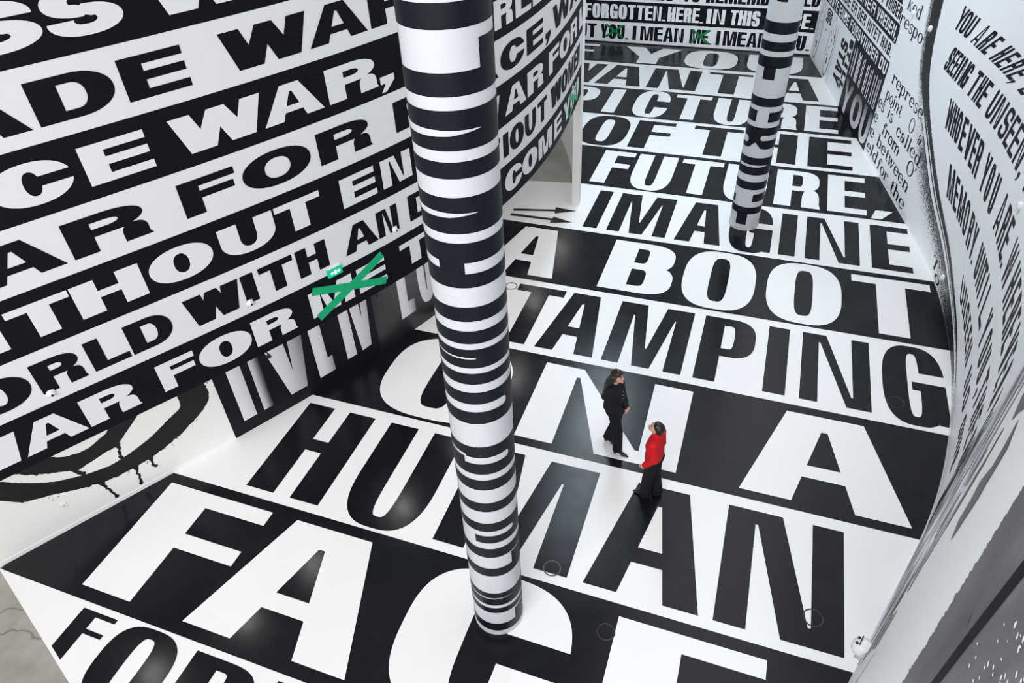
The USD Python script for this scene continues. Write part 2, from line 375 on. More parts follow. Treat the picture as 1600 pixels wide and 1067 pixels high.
WID = {"I": .45, "M": 1.35, "W": 1.45, ".": .42, ",": .42, " ": .55, "L": .85, "E": .88, "F": .86, "J": .8, "T": .92, "A": 1.02, "V": 1.02, "O": 1.0}
def set_word(surf, parent, word, x0, x1, z0, z1, s, t, mat, off, gap=.12, clip=None, **k):
    """Lays a word out between x0 and x1 by letter widths."""
    tot = sum(WID.get(c, .95) for c in word) + gap * (len(word) - 1); u = (x1 - x0) / tot; x = x0
    for c in word:
        w = WID.get(c, .95) * u
        if c != " ":
            ww = min(w, s * 1.05) if c in "I." else w
            g = affinity.translate(glyph(c, ww, z1 - z0, min(s, w * .44), t, **k), x + (w - ww) / 2, z0)
            if clip is not None: g = g.intersection(clip)
            if not g.is_empty: surf.decal(parent, "letter", g, mat, off)
        x += w + gap * u
# small serif face for the enlarged page
def serif(ch):
    """x-height 1, about .62-1.6 wide; heavy stems, thin joins, slab feet."""
    st, th = .23, .10
    def arc(cx, cy, a, b, d0, d1, k=20):
        q = np.radians(np.linspace(d0, d1, k)); return [(cx + a * math.cos(v), cy + b * math.sin(v)) for v in q]
    line = lambda pts, wd: LineString(pts).buffer(wd / 2, cap_style=2, join_style=1)
    foot = lambda x, y=0.0, hw=.21: R(x - hw, y, x + hw, y + .075)
    stem = lambda x, y0, y1: R(x - st / 2, y0, x + st / 2, y1)
    flag = lambda x, y: Polygon([(x - .24, y - .10), (x, y), (x, y - .14), (x - .24, y - .15)])
    o = lambda cx=.5, cy=.5, a=.47, b=.53: sup(cx, cy, a, b, 2.1).difference(sup(cx, cy, a - st * .95, b - th, 2.1))
    if ch == "o": return o()
    if ch == "O": return sup(.78, .78, .76, .82, 2.1).difference(sup(.78, .78, .53, .73, 2.1))
    if ch == "e": return U(o().difference(R(.5, .22, 1.1, .52)), R(.1, .5, .9, .58))
    if ch == "c": return U(o().difference(R(.55, .25, 1.1, .72)), Point(.78, .74).buffer(.13))
    if ch in "dbp":
        x = {"d": .86, "b": .2, "p": .22}[ch]; y0, y1 = (-.52, 1.0) if ch == "p" else (0, 1.52)
        g = [o(.52, .5, .44, .52), stem(x, y0, y1)]
        g += [foot(x + (.08 if ch == "d" else 0), y0, .2 if ch != "b" else .1), flag(x, y1)]
        return U(*g)
    if ch in "nhmr":
        g = [stem(.25, 0, 1.52 if ch == "h" else 1.0), foot(.25), flag(.25, 1.52 if ch == "h" else 1.0)]
        if ch == "r": return U(*g, line(arc(.62, .62, .32, .33, 150, 60), .1), Point(.76, .87).buffer(.13))
        for i in range(2 if ch == "m" else 1):
            x = .25 + .62 * (i + 1)
            g += [stem(x, 0, .72), foot(x), line(arc(x - .25, .68, .28, .28, 170, 0), .13)]
        return U(*g)
    if ch == "a": return U(line(arc(.42, .72, .3, .26, 165, 0), .12), stem(.72, .12, .74), line(arc(.86, .16, .13, .13, 180, 300), .1), o(.40, .28, .32, .31), Point(.2, .74).buffer(.1))
    if ch == "s": return U(line(arc(.42, .74, .27, .22, 25, 270), .13), line(arc(.42, .26, .29, .24, 90, -150), .14), R(.62, .70, .70, .95), R(.1, .06, .18, .3))
    if ch == "i": return U(stem(.28, 0, 1.0), foot(.28), flag(.28, 1.0), Point(.28, 1.36).buffer(.13))
    if ch == "l": return U(stem(.28, 0, 1.52), foot(.28), flag(.28, 1.52))
    if ch == "t": return U(stem(.32, .2, 1.28), line(arc(.5, .22, .19, .2, 180, 320), .12), R(.06, .92, .62, 1.0))
    if ch == "f": return U(stem(.30, 0, 1.2), foot(.30), line(arc(.52, 1.18, .22, .27, 180, 40), .12), R(.06, .92, .64, 1.0), Point(.68, 1.32).buffer(.11))
    if ch == "k": return U(stem(.25, 0, 1.52), foot(.25), flag(.25, 1.52), line([(.3, .42), (.82, .95)], .09), line([(.45, .58), (.88, .04)], .2), foot(.86), R(.62, .92, .98, 1.0))
    if ch == "w": return U(bar(.30, .48, 0, .04, .26, 1), bar(.36, .44, 0, .58, .68, 1), bar(.78, .96, 0, .54, .76, 1), bar(.86, .92, 0, 1.16, 1.25, 1), R(-.04, .92, .36, 1), R(1.02, .92, 1.36, 1))
    if ch == "T": return U(stem(.62, 0, 1.5), foot(.62), R(.05, 1.40, 1.2, 1.5), R(.05, 1.1, .14, 1.5), R(1.1, 1.1, 1.2, 1.5))
    if ch == "'": return Polygon([(.05, 1.55), (.28, 1.55), (.18, 1.1), (.1, 1.1)])
    if ch == ".": return Point(.2, .1).buffer(.12)
    raise KeyError(ch)
SWID = {"o": 1.0, "O": 1.6, "e": 1.0, "c": .95, "d": 1.1, "b": 1.05, "p": 1.05, "n": 1.15, "h": 1.15, "m": 1.75, "r": .95, "a": 1.0, "s": .8, "i": .58, "l": .58, "t": .7, "f": .75, "k": 1.1, "w": 1.35, "T": 1.25, "'": .4, ".": .4}
def set_serif(surf, parent, word, u0, u1, z, xh, mat, off):
    tot = sum(SWID[c] for c in word); a = (u1 - u0) / tot; x = u0
    for c in word:
        surf.decal(parent, "letter", affinity.translate(affinity.scale(serif(c), a * .97, xh, origin=(0, 0)), x, z), mat, off)
        x += SWID[c] * a

class Ground(Flat):
    """The floor, read from the camera's side: u = x, 'z' = y."""
    def __init__(self, z): self.z = z
    def at(self, u, z, off=0.0):
        n = np.tile([0.0, 0.0, 1.0], (len(u), 1))
        return np.stack([u, z, np.full(len(u), self.z) + off], -1), n

# plan curves measured on the floor (x, y)
def plan(pts, y0, y1, step=0.02):
    pts = np.array(pts); c = CubicSpline(pts[:, 1], pts[:, 0]); ys = np.arange(y0, y1 + step / 2, step)
    return c(ys), ys
PX, PY = plan([(-10.11, -1.0), (-8.95, 1.0), (-7.674, 3.2), (-7.083, 4.2), (-6.492, 5.2), (-5.93, 6.2), (-5.419, 7.2), (-4.976, 8.2), (-4.611, 9.2), (-4.331, 10.2), (-4.136, 11.2), (-4.023, 12.2), (-3.986, 13.2), (-4.011, 14.2), (-4.085, 15.2), (-4.187, 16.2), (-4.22, 16.5)], -1.0, 16.32)
LX, LY = plan([(-12.197, -1.0), (-10.799, 1.5), (-9.888, 3.13), (-9.281, 4.2), (-8.709, 5.2), (-8.145, 6.2), (-7.601, 7.2), (-7.091, 8.2), (-6.627, 9.2), (-6.222, 10.2), (-5.851, 11.2), (-5.555, 12.0)], 0.0, 11.6)
WX, WY = plan([(2.35, 1.2), (2.0, 2.0), (1.83, 3.0), (1.93, 4.0), (2.36, 5.36), (2.80, 6.5), (3.37, 7.94), (3.65, 8.79), (3.855, 9.61), (4.03, 10.6), (4.16, 11.6), (4.245, 12.77), (4.255, 13.5), (4.23, 14.28), (4.165, 15.16), (4.01, 16.25), (3.74, 17.57), (3.33, 19.5), (2.70, 22.36), (2.19, 24.73), (1.67, 27.2), (1.17, 29.5)], 1.2, 29.5)
HX, HY = plan([(-4.36, 16.36), (-4.70, 17.6), (-4.88, 18.18), (-5.32, 19.25), (-5.79, 20.22), (-6.12, 20.9), (-7.1, 22.9), (-8.4, 25.6), (-10.2, 29.5)], 16.36, 29.5)
panel = Curve(PX, PY, 3.2, 0.2, False)
lower = Curve(LX, LY, 3.13, 0.2, False)
right = Curve(WX, WY, 5.36, 0.2, True)       # u = -s
passage = Curve(HX, HY, 16.36, 0.2, True)
back = Flat(29.5)
ground = Ground(0.0)
RB = [3.107, 5.52, 7.952, 10.35, 12.763, 15.152, 17.572, 19.97, 22.375, 24.75, 27.227, 29.5]     # row boundaries on the floor

# ------------------------------------------------------------------ floor
floor = empty("floor", "polished concrete floor under white vinyl with giant black and white lettering", kind="structure")
put(floor, "concrete_slab", bbox(-16, -7, -0.2, 9, 36, -0.004), "concrete")
vinyl = Polygon([(-9.86, 3.09), (-7.43, 2.07), (-5.0, 1.05), (-2.5, 0.0), (2.6, -0.5)] + [(x, y) for x, y in zip(WX[::10], WY[::10])] + [(1.17, 29.5), (-9.9, 29.5)]
                + [(x + .12, y) for x, y in zip(HX[::-10], HY[::-10])] + [(-4.30, 16.34), (-4.62, 17.54), (-5.97, 17.33), (-7.2, 17.1), (-7.2, 11.6)] + [(x, y) for x, y in zip(LX[LY >= 3.1][::-10], LY[LY >= 3.1][::-10])]).buffer(0)
v, f = tri(vinyl)
put(floor, "vinyl_sheet", prism(vinyl, -0.003, 0.0), "floor_white")
for k, (xl) in zip((0, 2, 4, 6, 8, 10), (-11, -9, -6.9, -6, -8, -10)):
    ground.decal(floor, "stripe", box(xl, RB[k], 5, RB[k + 1]).intersection(vinyl.buffer(-.004)), "floor_black", 0.0012)
clip_front = Polygon([(-9.84, 3.135), (-7.43, 2.125), (-2, -.15), (-2, 4), (-9.84, 4)])
def row(letters, y0, y1, mat, clip=None):
    for L in letters:
        ch, x0, x1, s, t = L[:5]; k = dict(n=2.8, ni=3.6, os_=.055 * (y1 - y0))
        if len(L) > 5: k.update(L[5])
        g = affinity.translate(glyph(ch, x1 - x0, y1 - y0, s, t, **k), x0, y0)
        if clip is not None: g = g.intersection(clip)
        ground.decal(floor, "letter", g, mat, 0.0024)
W_, B_ = "floor_white", "floor_black"
row([("F", -8.08, -7.45, .28, .07, dict(mid=.715)), ("O", -7.34, -6.21, .43, .14, dict(ni=3.2)), ("R", -6.04, -4.94, .43, .15), ("E", -4.72, -4.05, .30, .10), ("V", -3.95, -3.0, .36, .1)], 2.0, 3.01, B_, clip_front)
row([("F", -8.405, -6.36, .91, .27, dict(mid=.545, ml=.975)), ("A", -6.54, -3.88, .82, .27, dict(tw=.513, f=.31, bar=(.27, .402, .815))), ("C", -3.50, -1.12, .92, .34, dict(open=(.42, .635))), ("E", -.63, 1.39, .91, .27)], 3.30, 5.335, W_)
row([("H", -7.13, -5.73, .54, .26, dict(mid=.552)), ("U", -5.40, -3.98, .55, .22), ("M", -3.66, -1.49, .52, .2, dict(tb=.39)), ("A", -1.25, .41, .49, .27, dict(tw=.50, f=.30, bar=(.272, .405, .815))), ("N", .61, 2.31, .445, .2, dict(tb=.48, bb=.475))], 5.685, 7.745, B_)
row([("O", -6.13, -3.66, .93, .29), ("N", -3.16, -.30, .715, .2, dict(tb=.255 * 0 + .75 / 2.86 * 1.0, bb=.49))], 8.13, 10.16, W_)
row([("A", .72, 3.28, .8, .27, dict(tw=.50, f=.315, bar=(.27, .404, .815)))], 8.13, 10.16, W_)
row([("S", -5.85, -4.75, .42, .27), ("T", -4.53, -3.435, .41, .245), ("A", -3.56, -2.35, .38, .27, dict(tw=.50, f=.315, bar=(.27, .41, .82))), ("M", -2.17, -.61, .34, .2), ("P", -.38, .67, .41, .24), ("I", .90, 1.30, .4, .2), ("N", 1.55, 2.78, .32, .2), ("G", 2.99, 4.06, .43, .23)], 10.55, 12.56, B_)
row([("A", -5.64, -3.90, .59, .27, dict(tw=.49, f=.34, bar=(.262, .40, .81))), ("B", -2.85, -1.27, .61, .26), ("O", -1.07, .50, .585, .28), ("O", .74, 2.28, .585, .28), ("T", 2.48, 4.06, .58, .265)], 12.94, 14.98, W_)
row([("I", -3.82, -3.46, .36, .2), ("M", -3.21, -1.75, .32, .2), ("A", -1.53, -.44, .37, .26, dict(tw=.52, f=.34, bar=(.27, .41, .82))), ("G", -.30, .71, .42, .23), ("I", .89, 1.26, .36, .2), ("N", 1.48, 2.67, .33, .2, dict(tb=.34, bb=.38)), ("E", 2.92, 3.77, .37, .24)], 15.36, 17.32, B_)
row([("F", -4.26, -3.33, .42, .285, dict(mid=.55)), ("U", -3.22, -2.10, .43, .26), ("T", -1.96, -.815, .42, .28), ("U", -.70, .41, .43, .26), ("R", .63, 1.77, .42, .25), ("E", 1.94, 2.87, .42, .275)], 17.75, 19.785, W_)
ground.decal(floor, "comma", Polygon([(2.96, 17.64), (3.20, 17.64), (3.48, 18.085), (3.08, 18.085)]), W_, 0.0024)
row([("O", -5.33, -3.90, .53, .28), ("F", -3.725, -2.55, .51, .24, dict(mid=.55)), ("T", -1.97, -.50, .53, .24), ("H", -.16, 1.065, .515, .2, dict(mid=.55)), ("E", 1.385, 2.565, .52, .245)], 20.17, 22.165, B_)
row([("P", -6.70, -5.51, .44, .26), ("I", -5.11, -4.68, .43, .2), ("C", -4.18, -3.05, .44, .27, dict(open=(.375, .63))), ("T", -2.915, -1.745, .42, .27), ("U", -1.55, -.45, .43, .26), ("R", -.16, 1.01, .43, .26), ("E", 1.22, 2.185, .43, .28)], 22.56, 24.59, W_)
row([("W", -7.72, -5.88, .43, .2, dict(wb=.3)), ("A", -5.96, -4.31, .50, .22, dict(tw=.50, f=.30, bar=(.29, .40, .86))), ("N", -4.10, -2.40, .44, .2, dict(tb=.49, bb=.525)), ("T", -2.13, -.62, .54, .19), ("A", -.02, 1.60, .52, .22, dict(tw=.51, f=.31, bar=(.29, .40, .83)))], 25.0, 26.95, B_)
row([("I", -9.2, -8.5, .7, .2), ("F", -8.1, -6.73, .55, .23, dict(mid=.56)), ("Y", -5.65, -3.45, .74, .2), ("O", -3.22, -1.31, .70, .26), ("U", -.95, .97, .66, .26)], 27.36, 29.13, W_)
# arrows by the opening
def arrow(tail0, tail1, neck0, neck1, wing0, wing1, tip):
    ground.decal(floor, "arrow", Polygon([tail0, neck0, wing0, tip, wing1, neck1, tail1]), "graphite", 0.0026)
arrow((-5.80, 15.76), (-5.77, 15.65), (-4.72, 15.99), (-4.70, 15.90), (-4.74, 16.11), (-4.68, 15.79), (-4.17, 16.06))
arrow((-5.77, 15.51), (-5.77, 15.39), (-4.66, 15.53), (-4.67, 15.43), (-4.66, 15.63), (-4.66, 15.31), (-4.11, 15.47))
# round floor boxes under the vinyl: a raised ring shows through
for x, y, r, m in ((-1.74, 5.77, .125, "ring_metal"), (1.91, 6.15, .13, "ring_dark"), (3.19, 10.95, .14, "ring_dark"), (-.75, 5.05, .12, "ring_dark"), (-4.70, 12.41, .13, "ring_dark")):
    a = np.linspace(0, 2 * np.pi, 48, endpoint=False)
    prof = Polygon(np.stack([.011 * np.cos(np.linspace(0, 2 * np.pi, 10, endpoint=False)), .006 * np.sin(np.linspace(0, 2 * np.pi, 10, endpoint=False))], 1))
    tor = trimesh.creation.torus(r, .010, 48, 8); tor.apply_scale([1, 1, .45]); tor.apply_translation([x, y, .0035])
    put(floor, "floor_box_ring", tor, m, smooth=True)

# ------------------------------------------------------------------ left: overhanging curved front of the upper gallery
front = empty("wall_overhang", "curved overhanging gallery front printed with seven rows of wide capitals", kind="structure")
PS0, PS1 = float(panel.S[0]), float(panel.S[-1])
put(front, "panel", panel.slab(PS0, PS1, 3.0, 11.9, 0.12), "print_white", smooth=30)
ZR = [3.0 + .7255 * k for k in range(9)]
for k in (0, 2, 4, 6):
    panel.decal(front, "stripe", box(PS0 + .01, ZR[k], PS1 - .01, ZR[k + 1]), "print_black", .003)
PW = dict(n=2.15, ni=2.2, os_=.008)
def prow(k, letters):
    z0 = ZR[k] + .145; mat = "print_white" if k % 2 == 0 else "print_black"
    for L in letters:
        ch, a, b = L[:3]; s = .27 if ch not in "AVW" else .25; t = .088
        kw = dict(PW)
        if ch == "A": kw.update(tw=.305, f=.305, bar=(.22, .40, .78))
        if ch == "R": kw.update(yb=.42, leg=1.05)
        if ch in "O": s, t = .30, .095
        if ch in "C": s, t = .31, .095; kw.update(open=(.40, .64))
        if ch == "S": s, t = .27, .10
        if ch == "M": kw.update(tb=.34, mb=.14)
        if ch == "N": kw.update(tb=.46, bb=.46); s = .22
        if ch == "W": kw.update(wb=.275)
        if ch == ",": s, t = .2, .10
        sc = min(1.0, (b - a) / .78) if ch not in "I," else 1.0
        s = max(.17, s * sc)
        if len(L) > 3: s = L[3]
        put_glyph(panel, front, ch, a, b, z0, z0 + .432, s, t, mat, .005, **kw)
prow(0, [("W", -.62, .2), ("A", .17, .885), ("R", .91, 1.545), ("F", 1.845, 2.34), ("O", 2.38, 3.12), ("R", 3.16, 3.795), ("M", 4.06, 4.80), ("E", 4.895, 5.43), ("T", 5.74, 6.36), ("O", 6.44, 7.1), ("B", 7.3, 7.85), ("E", 7.95, 8.42), ("C", 8.55, 9.24), ("O", 9.24, 9.97), ("M", 10.03, 10.86), ("E", 11.02, 11.60), ("Y", 11.78, 12.50), ("O", 12.50, 13.0), ("U", 13.05, 13.55)])
prow(1, [("W", -.8, -.1), ("O", -.06, .60), ("R", .66, 1.17), ("L", 1.25, 1.68), ("D", 1.71, 2.25), ("W", 2.45, 3.19), ("I", 3.22, 3.40), ("T", 3.475, 3.98), ("H", 4.03, 4.51), ("A", 4.79, 5.39), ("N", 5.41, 5.81), ("D", 6.04, 6.5), ("W", 6.7, 7.5), ("I", 7.6, 7.8), ("T", 7.9, 8.45), ("H", 8.55, 8.74 + .0), ("O", 8.79, 9.35), ("U", 9.40, 9.92), ("T", 10.02, 10.53), ("W", 10.78, 11.58), ("O", 11.58, 12.14), ("M", 12.22, 12.82), ("E", 12.88, 13.22), ("N", 13.28, 13.6)])
prow(2, [("W", -1.1, -.1), ("I", .36, .63), ("T", .72, 1.375), ("H", 1.395, 2.16), ("O", 2.235, 3.02), ("U", 3.13, 3.88), ("T", 3.91, 4.59), ("E", 4.92, 5.52), ("N", 5.635, 6.21), ("D", 6.3, 6.98), (",", 7.02, 7.22), ("W", 7.6, 8.5), ("A", 8.66, 9.49), ("R", 9.55, 10.35), ("F", 10.665, 11.36), ("O", 11.40, 12.33), ("R", 12.40, 13.20), ("M", 13.45, 14.2)])
prow(3, [("W", -.4, .6), ("A", .64, 1.52), ("R", 1.60, 2.47), ("F", 2.87, 3.57), ("O", 3.645, 4.60), ("R", 4.72, 5.58), ("P", 6.02, 6.75), ("E", 6.85, 7.5), ("A", 7.6, 8.5), ("C", 8.585, 9.47), ("E", 9.565, 10.35), (",", 10.48, 10.78), ("W", 10.92, 12.25), ("A", 12.25, 13.2), ("R", 13.25, 13.8)])
prow(4, [("A", .1, .95), ("C", 1.17, 1.95), ("E", 2.065, 2.76), ("W", 3.02, 4.13), ("A", 4.10, 4.95), ("R", 5.03, 5.84), (",", 5.87, 6.12), ("W", 6.4, 7.45), ("O", 7.5, 8.4), ("R", 8.45, 9.07), ("L", 9.16, 9.78), ("D", 9.86, 10.7), ("L", 11.1, 11.7), ("E", 11.8, 12.5), ("S", 12.6, 13.4)])
prow(5, [("M", .0, .88), ("A", .92, 1.79), ("D", 1.865, 2.65), ("E", 2.74, 3.42), ("W", 3.835, 4.94), ("A", 4.92, 5.80), ("R", 5.86, 6.7), ("A", 7.2, 8.1), ("N", 8.2, 9.0), ("D", 9.1, 9.9)])
prow(6, [("S", 1.36, 2.235), ("S", 2.28, 2.985), ("W", 3.25, 4.4), ("A", 4.4, 5.25), ("R", 5.3, 6.1), ("A", 6.7, 7.6)])
prow(7, [("L", 1.4, 2.0), ("O", 2.1, 2.9), ("S", 3.0, 3.75), ("S", 3.8, 4.6)])
soffit = Polygon(list(zip(PX - .12, PY))[::20] + [(-4.4, 16.36)] + list(zip(HX, HY))[:230:20] + [(-14, 20.9), (-14, -1)]).buffer(0)
put(front, "soffit", prism(soffit, 3.0, 3.25), "soffit_paint")
for x, y in DOWNLIGHTS:
    rg = trimesh.creation.annulus(.105, .135, .06); rg.apply_translation([x, y, 2.965])
    put(front, "downlight_rim", rg, "plastic_white", smooth=30)

# ------------------------------------------------------------------ left: recessed lower wall
low = empty("wall_left", "recessed lower wall with dripping painted face and black strip of fading letters", kind="structure")
LS0, LS1 = float(lower.S[0]), float(lower.S[-1])
put(low, "wall_surface", lower.slab(LS0, LS1, 0.0, 3.0, 0.2), "wall_paint", smooth=30)
put(low, "baseboard", trimesh.util.concatenate([lower.slab(LS0, 3.92, 0.0, 0.075, -0.008)]), "plastic_white")
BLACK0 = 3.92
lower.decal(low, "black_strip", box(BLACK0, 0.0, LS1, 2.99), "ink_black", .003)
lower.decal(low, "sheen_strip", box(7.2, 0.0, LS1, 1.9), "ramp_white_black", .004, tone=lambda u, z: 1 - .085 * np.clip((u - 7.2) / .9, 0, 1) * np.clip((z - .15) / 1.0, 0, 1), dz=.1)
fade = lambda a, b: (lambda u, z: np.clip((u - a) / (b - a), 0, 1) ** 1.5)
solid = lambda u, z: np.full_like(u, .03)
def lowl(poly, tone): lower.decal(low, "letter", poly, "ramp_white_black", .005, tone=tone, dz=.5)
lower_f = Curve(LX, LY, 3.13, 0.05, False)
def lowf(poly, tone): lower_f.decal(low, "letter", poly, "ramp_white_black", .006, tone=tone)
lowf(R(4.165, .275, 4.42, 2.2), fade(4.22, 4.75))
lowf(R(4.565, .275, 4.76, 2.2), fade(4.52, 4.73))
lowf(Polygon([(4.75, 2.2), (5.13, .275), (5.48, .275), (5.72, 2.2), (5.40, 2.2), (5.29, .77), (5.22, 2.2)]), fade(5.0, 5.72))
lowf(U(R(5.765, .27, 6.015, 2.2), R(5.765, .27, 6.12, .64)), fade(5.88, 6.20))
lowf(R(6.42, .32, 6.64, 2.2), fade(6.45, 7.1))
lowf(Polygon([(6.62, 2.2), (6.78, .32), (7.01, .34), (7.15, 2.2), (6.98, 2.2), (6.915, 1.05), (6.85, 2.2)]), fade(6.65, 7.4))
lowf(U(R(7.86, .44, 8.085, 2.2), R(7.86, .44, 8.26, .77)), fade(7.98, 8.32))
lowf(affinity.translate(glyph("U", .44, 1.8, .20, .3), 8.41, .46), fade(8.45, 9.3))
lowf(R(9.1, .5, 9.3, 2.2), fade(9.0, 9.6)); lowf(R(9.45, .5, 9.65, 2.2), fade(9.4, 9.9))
# the dripping painted face: two brushed arcs, drips and ragged edges
def rough(pts, closed_amp, seed, step=.02):
    ls = LineString(pts); n = int(ls.length / step); rng = np.random.default_rng(seed)
    q = np.array([ls.interpolate(i / n, normalized=True).coords[0] for i in range(n + 1)])
    nz = rng.normal(0, 1, (n + 1, 2)); nz = (nz + np.roll(nz, 1, 0)) / 1.6
    env = np.clip(np.array([meshkit.noise(np.array([i * .11, seed, 0.5])) for i in range(n + 1)]) * 2 - .6, 0, 1)[:, None]
    return q + nz * closed_amp * env
outer_lo = [(-.9, 2.6), (-.5, 2.1), (.0, 1.62), (.53, 1.18), (.75, .96), (1.17, .79), (1.75, .57), (2.29, .53), (2.59, .56), (3.05, .68), (3.57, .94), (3.78, 1.18), (3.79, 1.44), (3.76, 1.8), (3.6, 2.3)]
outer_hi = [(3.2, 2.2), (3.3, 1.8), (3.32, 1.47), (3.29, 1.24), (3.09, 1.14), (2.68, .95), (2.24, .84), (1.85, .83), (1.27, 1.02), (.89, 1.29), (.70, 1.48), (.3, 1.9), (-.2, 2.5)]
smooth_line = lambda pts: list(zip(*[CubicSpline(np.arange(len(pts)), np.array(pts)[:, k])(np.linspace(0, len(pts) - 1, 200)) for k in (0, 1)]))
lower.decal(low, "painted_stroke", Polygon(np.vstack([rough(smooth_line(outer_lo), .016, 3), rough(smooth_line(outer_hi), .008, 4)])).buffer(0), "graphite", .004)
inner_lo = [(.5, 2.1), (.9, 1.49), (1.17, 1.27), (1.54, 1.06), (1.71, 1.05), (2.18, 1.11), (2.27, 1.16), (2.62, 1.44), (2.8, 1.7), (2.9, 2.2)]
inner_hi = [(2.45, 2.2), (2.35, 1.75), (2.19, 1.47), (2.07, 1.41), (1.82, 1.33), (1.55, 1.38), (1.4, 1.48), (1.0, 1.9)]
lower.decal(low, "painted_stroke", Polygon(np.vstack([rough(smooth_line(inner_lo), .012, 7), rough(smooth_line(inner_hi), .008, 8)])).buffer(0), "graphite", .004)
def drip(u0, z0, u1, z1, w, seed):
    rng = np.random.default_rng(seed); n = 9
    c = [(u0 + (u1 - u0) * i / n + rng.normal(0, .008), z0 + (z1 - z0) * i / n) for i in range(n + 1)]
    g = LineString(c).buffer(w * .55)
    for i, q in enumerate(c[2:]): g = g.union(Point(q).buffer(w * (.5 + .5 * rng.random())))
    g = g.union(Point(c[-1]).buffer(w * 1.25)).union(Polygon([(u0 - w * 2.2, z0 + .05), (u0 + w * 2.2, z0 + .05), (u0, z0 - .10)]))
    lower.decal(low, "paint_drip", g, "graphite", .005)
drip(1.76, .54, 1.84, .15, .028, 1); drip(2.29, .50, 2.25, .15, .026, 2); drip(2.55, .53, 2.54, .34, .024, 3); drip(2.22, 1.10, 2.18, .86, .026, 4); drip(1.55, 1.04, 1.60, .92, .03, 5)
rng = np.random.default_rng(11)
sp = [Point(rng.uniform(.6, 3.9), 0).buffer(0.001)]
spl = []
for k in range(40):
    i = rng.integers(20, 180); u, z = smooth_line(outer_lo)[i]
    spl.append(Point(u + rng.normal(.02, .05), z - abs(rng.normal(0, .05))).buffer(rng.uniform(.004, .011), 4))
lower.decal(low, "paint_spatter", unary_union(spl), "graphite", .004, kind="stuff")
# wall end beside the opening, and the curved wall of the passage with its end post
wp = empty("wall_passage", "plain white curved passage wall with a squared end post beside the arrows", kind="structure")
HS0, HS1 = float(passage.S[0]), float(passage.S[-1])
hw = Polygon(list(zip(HX, HY))[::20] + [(x + .17, y) for x, y in list(zip(HX, HY))[::-20]] + [(-4.19, 16.36)]).buffer(0)
put(wp, "passage_wall", prism(hw, 0.0, 11.9), "wall_paint")
put(wp, "end_post", bbox(-4.37, 16.34, 0.0, -4.19, 16.56, 11.9), "wall_paint")

# ------------------------------------------------------------------ back wall
bw = empty("wall_back", "flat back wall printed with rows of condensed black and white capitals", kind="structure")
put(bw, "wall_surface", bbox(-16, 29.5, 0.0, 1.5, 29.8, 11.9), "back_white")
put(bw, "floor_gap", bbox(-10, 29.46, 0.0, 1.2, 29.502, .03), "black_plastic")
for z0, z1 in [(.805 + 1.505 * k, 1.56 + 1.505 * k) for k in range(7)]: back.decal(bw, "stripe", box(-10, z0, 1.19, z1), "ink_black", .003)
CW = dict(n=2.9, ni=3.6, os_=.008, tw=.44, f=.33, tb=.36, mb=.13)
def bset(word, x0, x1, z0, z1, mat, s=.135, t=.085): set_word(back, bw, word, x0, x1, z0, z1, s, t, mat, .005, gap=.10, **CW)
K_, Wb = "ink_black", "back_white"
bset("B", -8.3, -7.97, .15, .68, K_); bset("UT", -7.76, -7.0, .15, .68, K_, .16); bset("YOU.", -6.83, -5.69, .15, .68, K_, .14); bset("I", -5.53, -5.38, .15, .68, K_); bset("MEAN", -5.22, -3.53, .15, .68, K_, .15)
bset("ME.", -3.29, -2.44, .15, .68, K_, .15); bset("I", -2.30, -2.14, .15, .68, K_); bset("MEAN", -2.03, -.40, .15, .68, K_, .15); bset("YOU.", -.08, 1.12, .15, .68, K_, .15)
bset("FORGOTTEN.", -7.51, -4.29, .915, 1.445, Wb, .15); bset("HERE.", -4.22, -2.86, .915, 1.445, Wb, .15); bset("IN", -2.77, -2.07, .915, 1.445, Wb, .16); bset("THIS", -1.89, -.81, .915, 1.445, Wb, .14); bset("PLACE.", -.60, 1.10, .915, 1.445, Wb, .14)
bset("OTHERS", -6.1, -4.05, 1.66, 2.19, K_, .14); bset("TO", -3.72, -3.07, 1.66, 2.19, K_, .15); bset("REMEMBER", -2.85, .10, 1.66, 2.19, K_, .15); bset("LD", .58, 1.14, 1.69, 2.19, K_, .13)
bset("THERE IS NO", -7.4, -3.2, 2.42, 2.95, Wb, .14); bset("MEMORY", -2.6, .9, 2.42, 2.95, Wb, .14)
for k, wd in enumerate(("WITHOUT WORDS", "OR IMAGES", "HERE AND NOW", "IN THIS ROOM", "WE FORGET", "AND REMEMBER")):
    bset(wd, -7.4, .9, 3.17 + .7525 * k, 3.70 + .7525 * k, Wb if k % 2 else K_, .14)

# ------------------------------------------------------------------ right: the long wavy wall (u = -s)
rw = empty("wall_right", "long wavy right wall printed with an enlarged page, lens rim and condensed capitals", kind="structure")
RU0, RU1 = float(right.S[0]), float(right.S[-1])
put(rw, "wall_surface", right.slab(RU0, RU1, 0.0, 11.9, 0.25), "lens_white", smooth=30)
def rd(name, pts, mat, off=.003, **k):
    g = pts if hasattr(pts, "geom_type") else Polygon([(-s, z) for s, z in pts]).buffer(0)
    return right.decal(rw, name, g, mat, off, **k)
def rbox(s0, z0, s1, z1): return box(-max(s0, s1), z0, -min(s0, s1), z1)
